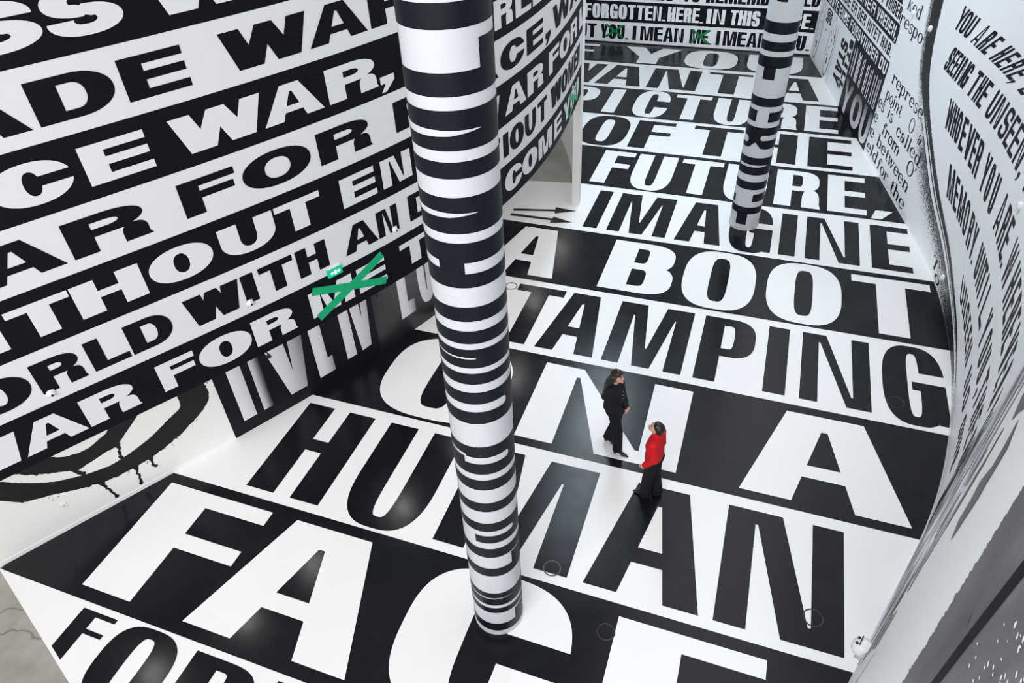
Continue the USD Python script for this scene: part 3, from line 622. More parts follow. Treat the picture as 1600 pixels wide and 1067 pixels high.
# far end: white poster with two outlined ovals
def oval(s0, s1, z0, z1):
    c = Point(0, 0).buffer(1, 48); sx, sz = abs(s0 - s1) / 2, (z1 - z0) / 2
    o = affinity.translate(affinity.scale(c, sx, sz), -(s0 + s1) / 2, (z0 + z1) / 2); i = affinity.translate(affinity.scale(c, sx - .035, sz - .03), -(s0 + s1) / 2 - .008, (z0 + z1) / 2 + .012)
    rd("oval_outline", o.difference(i), "ink_black")
oval(24.5, 23.84, .10, 1.96); oval(22.82, 22.03, .09, 1.99)
rng = np.random.default_rng(5)
fl = []
for (s0, s1) in ((24.35, 23.98), (22.66, 22.2)):
    for k in range(16):
        s, z = rng.uniform(s1, s0), rng.uniform(.3, 1.6); w = rng.uniform(.015, .05)
        fl.append(affinity.rotate(box(-s, z, -s + w, z + w * rng.uniform(1, 3.2)), rng.uniform(-40, 40)))
    fl.append(box(-(s0 + s1) / 2 - .07, .48, -(s0 + s1) / 2 + .04, .68))
rd("oval_flecks", unary_union(fl), "ink_black", kind="stuff")
rd("red_dot", affinity.scale(Point(-22.16, 1.48).buffer(.075), 1, .9), "red_ink"); rd("red_dot", Point(-23.33, 1.34).buffer(.05), "red_ink"); rd("red_dot", Point(-23.4, 1.0).buffer(.02), "red_ink")
def turned(word, s_left, s_right, z_top, z_bot, st, t, gap, mat="ink_black", **k):
    """Capitals laid on their side: read downwards, heads to the right."""
    n = len(word); H = abs(s_left - s_right); L = z_top - z_bot; w = (L - gap * (n - 1)) / n
    for i, ch in enumerate(word):
        ww = min(w, st) if ch == "I" else w
        g = affinity.rotate(glyph(ch, ww, H, st, t, **k), -90, origin=(0, 0))      # (x,y) -> (y,-x)
        rd("letter", affinity.translate(g, -s_left, z_top - i * (w + gap) - (w - ww) / 2), mat, .004)
turned("STAY", 21.26, 20.42, 1.76, .40, .12, .17, .035, n=2.6, ni=3, tw=.45, f=.36)
turned("STILL", 20.36, 19.93, 1.98, .42, .12, .13, .04, n=2.6, ni=3)
turned("OMG", 23.66, 22.91, 2.0, 1.56, .05, .14, .012, n=2.6, ni=3)
rd("poster_edge", rbox(21.92, .02, 21.88, 1.98), "pale_ink"); rd("poster_edge", rbox(19.90, .02, 19.86, 2.06), "pale_ink", .0045)
# black block with thin bright strokes and fading capitals
rd("black_block", rbox(19.86, .0, 16.62, 2.09), "ink_black", .003)
right_f = Curve(WX, WY, 5.36, 0.05, True)
vert = lambda z0, z1: (lambda u, z: np.clip((z - z0) / (z1 - z0), 0, 1) ** 1.2)
def rf(poly, tone): right_f.decal(rw, "letter", poly, "ramp_white_black", .005, tone=tone, dz=.1)
xs_ = [19.66, 19.47, 19.40, 19.13, 19.02, 18.90, 18.62, 18.50, 18.16, 18.02, 17.80, 17.66, 17.40, 17.22, 17.02, 16.88]
for i, s in enumerate(xs_):
    w = .085 if i in (3, 4, 8) else .06
    rf(U(rbox(s, 1.16, s - w, 1.90 + .06 * (i % 2)), Point(-s + w / 2, 1.16).buffer(w / 2)), lambda u, z: np.full_like(u, .04))
def yo(ch, s0, s1, z0, z1, st):
    rf(affinity.translate(glyph(ch, s0 - s1, z1 - z0, st, .18, n=2.4, ni=2.6), -s0, z0), vert(.25, 1.05))
yo("Y", 19.74, 18.80, .06, 1.0, .26); yo("O", 18.62, 17.62, .07, 1.02, .30); yo("U", 17.50, 16.68, .06, 1.04, .26)
# Danish rows
for z0, z1 in ((2.09, 2.49), (2.985, 3.435), (3.88, 4.34)): rd("stripe", rbox(24.74, z0, 16.60, z1), "ink_black", .0035)
for z in (2.49, 2.985, 3.435, 3.88): rd("rule", rbox(24.74, z - .015, 16.60, z + .015), "ink_black", .0038)
DK = dict(n=3.0, ni=3.2, tw=.34, f=.27, tb=.3, mb=.12)
def dset(word, s0, s1, z0, z1, white, s=.075, t=.055): set_word(right, rw, word, -s0, -s1, z0, z1, s, t, "lens_white" if white else "ink_black", .005, gap=.22, **DK)
dset("SIDSTE", 24.2, 22.5, 2.13, 2.44, True); dset("ENDE", 22.32, 20.98, 2.13, 2.44, True); dset("FORSVINDER", 20.78, 17.58, 2.13, 2.44, True); dset("DU", 17.36, 16.70, 2.13, 2.46, True, .09)
dset("SENDE", 23.1, 21.30, 2.60, 2.91, False); dset("ER", 21.08, 20.47, 2.60, 2.91, False); dset("DER", 20.28, 19.40, 2.60, 2.91, False); dset("INTET", 19.20, 17.84, 2.60, 2.91, False); dset("HÅB.", 17.66, 16.66, 2.60, 2.90, False)
dset("BRÆNDER".replace("Æ", "E"), 24.0, 21.4, 3.06, 3.37, True); dset("ENER", 20.6, 18.78, 3.06, 3.37, True); dset("VREDEN,", 18.60, 16.68, 3.06, 3.37, True)
dset("DER", 19.5, 18.4, 3.52, 3.83, False); dset("VINDER.", 18.14, 16.66, 3.52, 3.83, False)
dset("LENGE SIDEN ER", 20.5, 16.75, 3.96, 4.27, True)
# enlarged serif page
XH = .215
for word, s0, s1, z in (("ked", 16.55, 15.50, 3.88), ("respo", 16.78, 14.98, 3.475), ("represe", 16.12, 13.60, 2.17), ("point", 16.22, 14.86, 1.715), ("O", 14.20, 13.82, 1.705), ("a", 13.46, 13.18, 1.705), ("es", 16.60, 16.02, 1.36), ("is", 15.74, 15.24, 1.385), ("called", 14.84, 12.90, 1.31),
                        ("e", 16.60, 16.26, .955), ("from", 15.76, 14.22, .935), ("O'", 13.55, 12.92, .92), ("e", 16.60, 16.18, .535), ("between", 15.86, 13.02, .54), ("eld", 16.52, 15.46, .125), ("for", 15.38, 14.38, .11), ("the", 14.12, 12.94, .115)):
    set_serif(right, rw, word, -s0, -s1, z, XH, "ink_black", .0045)
# lens rim: a halftone band along its outline
rimR = np.array([(14.95, 6.2), (14.72, 5.2), (14.57, 4.6), (14.27, 3.59), (13.69, 2.80), (12.63, 2.04), (11.38, 1.36), (10.34, 1.01), (9.14, .68), (8.3, .50), (7.54, .37), (6.9, .28), (6.0, .20), (5.0, .13)])
rimL = np.array([(15.9, 6.2), (15.62, 5.2), (15.32, 4.40), (14.91, 3.38), (14.23, 2.59), (13.02, 1.86), (11.9, 1.20), (10.7, .79), (9.43, .48), (8.45, .31), (7.70, .21), (7.0, .15), (6.0, .10), (5.0, .06)])
par = np.linspace(0, 1, len(rimR)); cr, cl = CubicSpline(par, rimR), CubicSpline(par, rimL)
T = np.linspace(0, 1, 260); UU = np.concatenate([np.linspace(-2.2, -.1, 22), np.linspace(-.05, 1.3, 40)])
Rm_, Lm_ = cr(T), cl(T)
G = Lm_[:, None, :] + UU[None, :, None] * (Rm_ - Lm_)[:, None, :]
zz = Rm_[:, 1][:, None]; uu = np.broadcast_to(UU, G.shape[:2])
ss_ = lambda a, b, x: np.clip((x - a) / (b - a), 0, 1) ** 2 * (3 - 2 * np.clip((x - a) / (b - a), 0, 1))
hi = np.where(uu < 0, 0, 0) + .62 * ss_(-.12, .2, uu) + .55 * ss_(.25, .45, uu)
hi = np.where(uu > .93, 1.2 * (1 - ss_(.93, 1.12, uu)), hi)
lo = .10 + .62 * ss_(-2.2, -.05, uu) ** 1.1
lo = np.where(uu > -.02, .95 - .9 * ss_(.0, .12, uu), lo)
lo = np.where(uu > .33, .05 + 1.0 * ss_(.33, .42, uu) - .8 * ss_(.46, .53, uu), lo)
lo = np.where(uu > .58, .15 + 1.0 * ss_(.58, .68, uu), lo)
lo = np.where(uu > .88, 1.1 * (1 - ss_(.88, 1.2, uu)), lo)
k_ = ss_(3.2, 2.0, zz) if False else np.clip((3.1 - zz) / 1.2, 0, 1)
dens = hi * (1 - k_) + lo * k_
dark = np.clip((.95 - zz) / .5, 0, 1) * np.clip((zz - .12) / .15, 0, 1)
dens = np.where((uu < .02) & (uu > -2.2), np.maximum(dens, dark * (.45 + .5 * ss_(-2.2, -1.2, uu))), dens)
left_fade = np.clip((2.9 - zz) / 1.0, 0, 1)
dens = np.where(uu < -.12, dens * left_fade, dens)
endfade = np.clip((zz - .10) / .22, .35, 1); dens = dens * endfade
zc = np.maximum(G[..., 1], .004)
P, N = right.at(-G[..., 0].ravel(), zc.ravel(), np.full(G[..., 0].size, .004))
nu, nt = len(UU), len(T); F = []
for i in range(nt - 1):
    for j in range(nu - 1):
        a = i * nu + j; q = (a, a + 1, a + nu + 1, a + nu)
        if max(zc[i, j], zc[i, j + 1], zc[i + 1, j], zc[i + 1, j + 1]) < .0045: continue
        F += [[q[0], q[3], q[2]], [q[0], q[2], q[1]]]
keep = G[..., 0].ravel() > -5
used, inv = np.unique(np.array(F), return_inverse=True)
put(rw, "lens_rim", (P[used], inv.reshape(-1, 3)), "halftone", normals=N[used], tone=dens.ravel()[used])
set_serif(right, rw, "T", -10.62, -10.05, .16, .16, "ink_black", .0052); set_serif(right, rw, "o", -10.2, -9.75, .05, .15, "ink_black", .0052)
# rows inside the lens: condensed capitals that lean with the lens; s extents at the foot of each letter
LK = dict(n=3.2, ni=3.4, tw=.26, f=.24, bar=(.20, .31, .86))
def lens(text, z0s, z1s, leans, st, t):
    for ch, s0, s1 in text:
        sm = (s0 + s1) / 2; z0, z1, lean = (float(np.interp(-sm, [-q[0] for q in pairs], [q[1] for q in pairs])) for pairs in (z0s, z1s, leans))
        w = s0 - s1; kw = dict(LK)
        if ch in "MNW": kw.update(tb=.30, mb=.12, bb=.33, wb=.27)
        g = glyph(ch, w, z1 - z0, min(st * (.62 if ch == "W" else 1), w * .40) if ch not in "I.," else w, t, **kw)
        g = affinity.affine_transform(g, [1, lean, 0, 1, -s0, z0])
        rd("letter", g, "ink_black", .0045)
lens([("Y", 13.60, 13.27), ("O", 13.32, 13.06), ("U", 13.04, 12.78), ("A", 12.60, 12.34), ("R", 12.29, 12.07), ("E", 12.03, 11.80), ("H", 11.59, 11.36), ("E", 11.30, 11.05), ("R", 10.99, 10.73), ("E", 10.66, 10.40), (",", 10.38, 10.27), ("L", 9.95, 9.68), ("O", 9.6, 9.3), ("O", 9.2, 8.9), ("K", 8.8, 8.5), ("I", 8.42, 8.34), ("N", 8.26, 7.95), ("G", 7.85, 7.55)],
     [(13.5, 4.30), (8, 4.31)], [(13.5, 4.80), (8, 4.745)], [(13.45, .42), (12.9, .62), (11.9, 1.28), (11.0, 1.65), (10.4, 1.9), (7.5, 2.2)], .088, .075)
lens([("S", 13.42, 13.23), ("E", 13.21, 13.04), ("E", 13.02, 12.86), ("I", 12.83, 12.74), ("N", 12.69, 12.40), ("G", 12.40, 12.18), ("T", 11.98, 11.72), ("H", 11.66, 11.47), ("E", 11.42, 11.17), ("U", 10.90, 10.61), ("N", 10.53, 10.18), ("S", 10.06, 9.70), ("E", 9.63, 9.35), ("E", 9.27, 8.96), ("N", 8.87, 8.48), (",", 8.36, 8.24), ("T", 7.95, 7.6), ("H", 7.5, 7.2), ("E", 7.1, 6.8)],
     [(13.4, 3.48), (11, 3.45), (8, 3.42)], [(13.4, 4.02), (8, 4.05)], [(13.4, .40), (11.2, .40), (8, .12)], .095, .085)
lens([("W", 12.37, 12.02), ("H", 12.0, 11.79), ("O", 11.76, 11.53), ("E", 11.44, 11.19), ("V", 11.10, 10.78), ("E", 10.73, 10.50), ("R", 10.43, 10.14), ("Y", 9.86, 9.54), ("O", 9.46, 9.20), ("U", 9.03, 8.75), ("A", 8.38, 8.04), ("R", 7.91, 7.61), ("E", 7.51, 7.22), (".", 7.15, 7.05), ("W", 6.82, 6.34), ("H", 6.12, 5.80), ("E", 5.66, 5.40), ("R", 5.26, 4.98), ("E", 4.87, 4.62), ("V", 4.44, 4.10), ("E", 3.98, 3.74), ("R", 3.54, 3.28), ("Y", 2.9, 2.6), ("O", 2.45, 2.2), ("U", 2.05, 1.8)],
     [(12.4, 2.57), (10, 2.42), (7, 2.32), (2, 2.30)], [(12.4, 3.15), (9, 3.06), (6, 3.0), (2, 3.05)], [(12.4, -.30), (7, -.25), (2, -.1)], .105, .10)
lens([("M", 11.11, 10.72), ("E", 10.63, 10.38), ("M", 10.28, 9.87), ("O", 9.79, 9.50), ("R", 9.34, 9.06), ("Y", 8.98, 8.66), (".", 8.68, 8.60), ("U", 8.31, 8.05), ("N", 7.96, 7.70), ("T", 7.69, 7.42), ("I", 7.31, 7.21), ("L", 6.98, 6.58), ("Y", 6.32, 6.03), ("O", 5.81, 5.52), ("U", 5.37, 5.10), (",", 5.02, 4.90), ("T", 4.80, 4.48), ("H", 4.36, 4.05), ("E", 3.92, 3.62), ("R", 3.4, 3.1), ("E", 2.9, 2.6)],
     [(11.1, 1.55), (8.6, 1.41), (6, 1.30), (4, 1.22), (2, 1.2)], [(11.1, 2.13), (8.6, 1.98), (6, 1.91), (4, 1.84), (2, 1.85)], [(11.1, -.72), (8.3, -.45), (6, -.33), (2, -.2)], .10, .09)
lens([("U", 8.40, 8.10), ("N", 8.0, 7.70), ("S", 7.60, 7.34), ("E", 7.24, 7.02), ("E", 6.92, 6.70), ("N", 6.60, 6.32), ("N", 5.88, 5.55), ("O", 5.42, 5.12), ("O", 4.75, 4.47), ("N", 4.40, 4.10), ("E", 3.98, 3.72)],
     [(8.4, .73), (4, .60)], [(8.4, 1.08), (6, 1.02), (4, .88)], [(8.4, -1.2), (6, -.6), (4, -.5)], .085, .06)
# short dark dashes, smeared strokes and the grey wedge where the print stretches
for s, z in ((3.05, .83), (2.79, .89), (2.33, 1.16), (1.89, 1.46), (1.64, 1.54)):
    rd("dash", Polygon([(-s - .10, z - .05), (-s + .06, z - .06), (-s + .10, z + .05), (-s - .05, z + .06)]), "ink_black", .0045)
rng = np.random.default_rng(21)
smear = {"ink_black": [], "grey_ink": [], "pale_ink": [], "dark_grey_ink": []}
for k in range(260):
    s = rng.uniform(-.75, 3.2); lo_ = .25 + max(0, 1.6 - s) * .25
    z = rng.uniform(lo_, 1.4 + (3.2 - s) * 1.35); L = rng.uniform(.25, .9) * (1 + max(0, 1.5 - s) * .35); w = rng.uniform(.02, .075)
    lean = rng.uniform(-.05, .12)
    g = Polygon([(-s, z), (-s + w, z + L * .12), (-s + w + lean * L, z + L), (-s + lean * L, z + L * .85)])
    m = rng.choice(["ink_black", "grey_ink", "pale_ink", "dark_grey_ink"], p=[.08, .30, .46, .16] if s < 1.6 else [.55, .15, .1, .2])
    smear[m].append(g)
for m, gs in smear.items():
    rd("smeared_stroke", unary_union([g.buffer(0) for g in gs]), m, .004, kind="stuff")
rd("grey_wedge", [(-1.08, 5.81), (-1.25, 5.67), (-1.26, 5.47), (-1.26, 5.26), (-1.28, 5.14), (-1.25, 4.83), (-1.23, 4.57), (-1.10, 4.67), (-1.09, 4.93), (-1.04, 5.10), (-1.14, 5.35), (-1.13, 5.57)], "dark_grey_ink", .0045)
rd("grey_wedge", [(-.90, 6.6), (-1.04, 5.85), (-.95, 5.75), (-.87, 5.6), (-.70, 5.7), (-.70, 6.6)], "dark_grey_ink", .0045)
rng = np.random.default_rng(8)
edge = [(1.87 + .32 * (6.5 - z) / 6.5 * 1.0 + rng.normal(0, .007), z) for z in np.arange(.02, 11.8, .022)]
rd("dark_photograph", [(-s, z) for s, z in edge] + [(-4.32, 11.8), (-4.32, .02)], "dark_photo", .003)
rd("dark_band", [(-2.37, 11.5), (-2.345, 5.83), (-2.33, 5.07), (-2.325, 4.4), (-2.31, .1), (-2.37, .1), (-2.40, 4.4), (-2.41, 5.07), (-2.43, 5.83), (-2.47, 11.5)], "ink_black", .0045)
rd("dark_figure", [(-2.245, 5.12), (-2.26, 5.06), (-2.275, 5.02), (-2.28, 4.98), (-2.265, 5.03), (-2.25, 5.08)], "ink_black", .0045)
fl = []
while len(fl) < 420:
    s, z = rng.uniform(2.34, 3.3), rng.uniform(3.8, 6.4)
    if rng.random() > np.clip((s - 2.38) / .45, .05, 1) ** 1.4: continue
    L, w = rng.uniform(.007, .026), rng.uniform(.0045, .009)
    fl.append(affinity.translate(affinity.rotate(affinity.scale(Point(0, 0).buffer(1, 5), w, L), 28, origin=(0, 0)), s, z))
rd("light_fleck", unary_union(fl), "plastic_white", .0045, kind="stuff")

# ------------------------------------------------------------------ ceiling (out of view; the lights hang below it)
put(empty("ceiling", "plain dark ceiling high above the hall", kind="structure"), "ceiling_slab", bbox(-16, -7, 11.9, 9, 36, 12.2), "ceiling_paint")

# ------------------------------------------------------------------ pillars wrapped in lettering
def pillar(cx, cy, r, label, height, whites, blacks, du=6.0):
    p = empty("wrapped_pillar", label, "pillar")
    tube = Tube(cx, cy, r, 0, 0, du); half = math.pi * r
    n = int(360 / du); a = tube.a0 + np.radians(np.arange(n) * du)
    ring_ = Polygon(np.stack([cx + r * np.cos(a), cy + r * np.sin(a)], 1))
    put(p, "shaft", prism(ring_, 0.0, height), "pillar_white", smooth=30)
    D = lambda ph: math.radians(ph) * r
    def shape(items):
        out = []
        for it in items:
            if len(it) == 2: out.append(box(-half, it[0], half, it[1]))
            elif len(it) == 4: out.append(box(D(it[0]), it[2], D(it[1]), it[3]))
            else:
                ph0, ph1, z0, z1, kind = it
                if kind == "R":      # bar with a rounded right end
                    b = (z1 - z0) / 2; out.append(U(box(D(ph0), z0, D(ph1) - b, z1), sup(D(ph1) - b, (z0 + z1) / 2, b, b, 2.2)))
                if kind == "L":
                    b = (z1 - z0) / 2; out.append(U(box(D(ph0) + b, z0, D(ph1), z1), sup(D(ph0) + b, (z0 + z1) / 2, b, b, 2.2)))
                if kind == "S":      # sliver tapering to the right
                    out.append(Polygon([(D(ph0), z0), (D(ph0 * .3 + ph1 * .7), z0 + (z1 - z0) * .22), (D(ph1), (z0 * .35 + z1 * .65)), (D(ph1), z1 * .75 + z0 * .25), (D(ph0 * .4 + ph1 * .6), z1 - (z1 - z0) * .08), (D(ph0), z1)]))
                if kind == "V":      # rising wedge (a peak)
                    out.append(Polygon([(D(ph0), z0), (D((ph0 * 2 + ph1) / 3), z0 + (z1 - z0) * .28), (D((ph0 + ph1) / 2 - 2), z1), (D((ph0 + ph1) / 2 + 2), z1), (D((ph0 + ph1 * 2) / 3), z0 + (z1 - z0) * .28), (D(ph1), z0)]))
        return out
    wh = unary_union(shape(whites)) if whites else Polygon()
    for g in shape(blacks):
        q = g.difference(wh) if not wh.is_empty else g
        for part in polys(q.intersection(box(-half, 0, half, height - .01))): tube.decal(p, "letter_bar", part, "pillar_black", .002)
    put(p, "wrap_seam", trimesh.creation.annulus(r, r + .0035, .012).apply_translation([cx, cy, 5.80 if r < .3425 and cy < 10 else 5.0]), "pillar_white", smooth=30)
    put(p, "foot_ring", trimesh.creation.annulus(r, r + .006, .10).apply_translation([cx, cy, .05]), "pillar_white", smooth=30)
    return p
P1B = [(8.04, 8.21), (40, 100, 7.75, 7.955), (-100, -80, 7.75, 7.955), (7.58, 7.75), (7.17, 7.48), (6.94, 7.08), (6.45, 6.78), (5.91, 6.36), (5.54, 5.70), (5.28, 5.43), (4.98, 5.21), (4.77, 4.91), (4.22, 4.66), (3.43, 3.87), (3.16, 3.33), (2.77, 2.93), (2.16, 2.55), (1.86, 2.04), (1.45, 1.62), (40, 100, 1.60, 1.84), (.76, 1.05), (.57, .69), (.11, .29), (40, 100, .28, .53),
       (8.42, 8.62), (8.8, 9.05), (9.3, 9.42), (9.6, 9.95), (10.2, 10.4), (10.7, 11.1)]
P1W = [(-110, 35, 7.27, 7.34, "S"), (-110, 21, 6.585, 6.65, "S"), (-110, -43, 6.09, 6.17), (-4, 110, 6.055, 6.165), (-110, 0, 5.093, 5.113), (-110, 51, 4.39, 4.50, "R"), (-38, 49, 3.60, 3.70, "R"), (-110, -37, 3.69, 3.73), (-39, -35, 3.60, 3.72), (-110, 49, 2.30, 2.39, "R"), (-110, -35, 2.10, 2.36), (-110, 36, .905, .94, "S")]
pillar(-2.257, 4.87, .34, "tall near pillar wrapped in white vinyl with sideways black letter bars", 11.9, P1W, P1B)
P2B = [(4.65, 4.88), (4.30, 4.49), (3.96, 4.19), (-33, 9, 3.71, 4.0), (3.12, 3.315), (-120, -28, 2.76, 3.02), (16, 110, 2.77, 2.995), (2.13, 2.645), (1.49, 1.92), (1.11, 1.31), (-120, -58, .69, .89), (16, 110, .79, .995), (.46, .64), (-33, 9, .17, .5), (-31, 4, 5.27, 5.6), (5.6, 5.8), (6.1, 6.3), (6.6, 7.0), (7.3, 7.5), (7.9, 8.2), (8.6, 9.1), (9.5, 9.8), (10.3, 10.8)]
P2W = [(-120, -44, 2.24, 2.40, "R"), (2, 120, 2.34, 2.46, "L"), (-80, 52, 2.10, 2.28, "V"), (-66, 55, 1.675, 1.745, "S")]
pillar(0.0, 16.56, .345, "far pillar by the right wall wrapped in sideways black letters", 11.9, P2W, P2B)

# ------------------------------------------------------------------ green tape crosses
def tape(surf, label, strokes, mat, off):
    t = empty("tape_cross", label, "tape cross", "green tape crosses over words")
    for a, b, wdt in strokes:
        surf.decal(t, "tape_strip", LineString([a, b]).buffer(wdt / 2, cap_style=2), mat, off); off += .0012
tape(panel, "big green tape cross over ME on the overhanging gallery front", [((4.14, 3.115), (5.40, 3.61), .135), ((4.135, 3.59), (5.395, 3.135), .125)], "tape_green", .007)
tape(panel, "narrow green tape cross over YOU at the far end of the gallery front", [((12.40, 3.03), (13.33, 3.56), .10), ((12.37, 3.53), (13.45, 3.125), .11)], "tape_green", .007)
tape(back, "green tape cross over YOU on the back wall", [((-6.61, .675), (-5.93, .215), .085), ((-6.60, .215), (-5.93, .675), .085)], "tape_dark_green", .007)
tape(back, "green tape cross over ME on the back wall", [((-3.22, .665), (-2.55, .175), .085), ((-3.22, .225), (-2.55, .675), .085)], "tape_dark_green", .007)

# ------------------------------------------------------------------ small fittings
def frame_at(surf, u, z):
    P, N = surf.at(np.array([u]), np.array([z]), np.array([0.0])); return P[0], math.degrees(math.atan2(N[0][1], N[0][0]))
def fitting(name, label, cat, surf, u, z, build):
    P, ang = frame_at(surf, u, z)
    t = empty(name, label, cat, loc=P, rotz=ang)          # local x = out of the wall, y = along it, z up
    build(t)
def b_exit(t):
    put(t, "housing", bbox(.004, -.12, -.065, .045, .12, .065, .006), "sign_green", smooth=40)
    put(t, "bracket", bbox(0.0, -.11, .062, .03, .11, .085), "plastic_white")
    sy = trimesh.util.concatenate([trimesh.creation.extrude_polygon(g, .002, engine="earcut") for g in (
        box(-.018, -.035, .018, .035), Polygon([(-.085, 0), (-.055, .03), (-.055, .012), (-.03, .012), (-.03, -.012), (-.055, -.012), (-.055, -.03)]), Polygon([(.085, 0), (.055, .03), (.055, .012), (.03, .012), (.03, -.012), (.055, -.012), (.055, -.03)]))])
    v = np.asarray(sy.vertices); put(t, "exit_symbol", (np.stack([v[:, 2] + .046, v[:, 0], v[:, 1]], 1), np.asarray(sy.faces)), "sign_white")
fitting("exit_sign", "glowing green emergency exit sign above the tape cross on the gallery front", "exit sign", panel, 4.545, 3.75, b_exit)
def b_sensor(mat="plastic_white"):
    def f(t):
        m = trimesh.creation.revolve([[0, 0], [.05, 0], [.05, .015], [.036, .03], [.03, .045], [.012, .055], [0, .056]], sections=24)
        m.apply_transform(trimesh.transformations.rotation_matrix(math.pi / 2, [0, 1, 0])); put(t, "sensor_cap", m, mat, smooth=35)
        l = trimesh.creation.icosphere(2, .016); l.apply_translation([.056, 0, -.004]); put(t, "sensor_lens", l, "black_plastic", smooth=True)
        put(t, "base_plate", bbox(0, -.045, -.045, .012, .045, .045, .004), "plastic_grey", smooth=40)
    return f
fitting("wall_sensor", "small round sensor under the letter R of WORLD on the gallery front", "sensor", panel, .73, 3.855, b_sensor())
fitting("wall_sensor", "small round sensor below WITH on the gallery front", "sensor", panel, 3.25, 3.88, b_sensor())
fitting("wall_sensor", "small round sensor beside the near pillar on the gallery front", "sensor", panel, 5.71, 3.90, b_sensor())
fitting("wall_sensor", "dark round sensor beside the tape cross at the far gallery end", "sensor", panel, 12.72, 3.62, b_sensor("plastic_grey"))
def b_spot(t):
    put(t, "arm", bbox(-.01, -.008, -.02, .04, .008, .0, .003), "black_plastic", smooth=40)
    c = trimesh.creation.revolve([[0, 0], [.028, 0], [.031, .012], [.028, .05], [0, .055]], sections=24)
    c.apply_transform(trimesh.transformations.rotation_matrix(math.radians(120), [0, 1, 0])); c.apply_translation([.03, 0, -.035]); put(t, "lamp_can", c, "black_plastic", smooth=35)
    put(t, "lamp_glass", bbox(.03, -.018, -.075, .038, .018, -.067, .003), "plastic_clear", smooth=40)
fitting("edge_spotlight", "small black spotlight under the gallery edge below the green cross", "spotlight", panel, 5.15, 3.0, b_spot)
fitting("edge_spotlight", "small black spotlight under the gallery edge below FOR", "spotlight", panel, 3.25, 3.0, b_spot)
def b_socket(t):
    put(t, "plate", bbox(0, -.045, -.06, .012, .045, .06, .004), "plastic_white", smooth=40)
    put(t, "switch_rocker", bbox(.010, -.02, -.012, .018, .02, .012, .003), "plastic_grey", smooth=40)
fitting("wall_socket", "white wall socket plate low on the painted lower wall", "socket", lower, 1.15, .515, b_socket)
def b_camera(t):
    d = trimesh.creation.revolve([[0, 0], [.12, 0], [.124, .03], [.105, .075], [.06, .108], [0, .115]], sections=40)
    d.apply_transform(trimesh.transformations.rotation_matrix(math.pi / 2, [0, 1, 0])); d.apply_transform(trimesh.transformations.rotation_matrix(math.radians(-35), [0, 1, 0])); d.apply_translation([.06, 0, .0]); put(t, "dome", d, "plastic_white", smooth=35)
    for y in (-.035, .045):
        q = trimesh.creation.icosphere(2, .019); q.apply_scale([1, 1, .5]); q.apply_translation([.135, y, .098]); put(t, "dark_eye", q, "black_plastic", smooth=True)
    put(t, "bracket", bbox(-.0, -.05, -.20, .10, .05, -.02, .008), "plastic_clear", smooth=40)
    put(t, "slot", bbox(.10, -.07, .12, .112, .07, .128), "black_plastic")
    put(t, "cable", trimesh.creation.cylinder(.008, .16, sections=10).apply_translation([.02, .05, -.2]), "plastic_grey", smooth=35)
fitting("motion_detector", "white round detector with two dark dots low on the near right wall", "detector", right, .13, 1.05, b_camera)
def b_box(t):
    put(t, "box_cover", bbox(0, -.028, -.014, .03, .028, .014, .004), "pale_ink", smooth=40)
    put(t, "box_clip", bbox(.0, -.012, -.026, .014, .012, -.010, .003), "plastic_grey", smooth=40)
fitting("wall_clip", "small white clip beside the grey wedge on the near right wall", "clip", right, .51, 4.44, b_box)
def b_dome(t):
    d = trimesh.creation.revolve([[0, 0], [.075, 0], [.075, .025], [.055, .055], [0, .07]], sections=28)
    d.apply_transform(trimesh.transformations.rotation_matrix(math.pi / 2, [0, 1, 0])); put(t, "dome", d, "plastic_white", smooth=35)
    put(t, "stem", bbox(0, -.006, -.16, .012, .006, -.06), "plastic_grey")
fitting("wall_detector", "white dome detector to the right of ARE on the lens wall", "detector", right, -7.54, 3.27, b_dome)
fitting("wall_detector", "white dome detector on the lower lens rim near the floor", "detector", right, -9.69, .38, b_dome)
fitting("wall_detector", "white dome detector on the upper black lens rim", "detector", right, -14.73, 3.93, b_dome)
fitting("wall_detector", "white dome detector over the lowest Danish row", "detector", right, -21.38, 2.34, b_dome)
fitting("wall_detector", "white dome detector beside the word ending ked", "detector", right, -16.0, 3.93, b_dome)

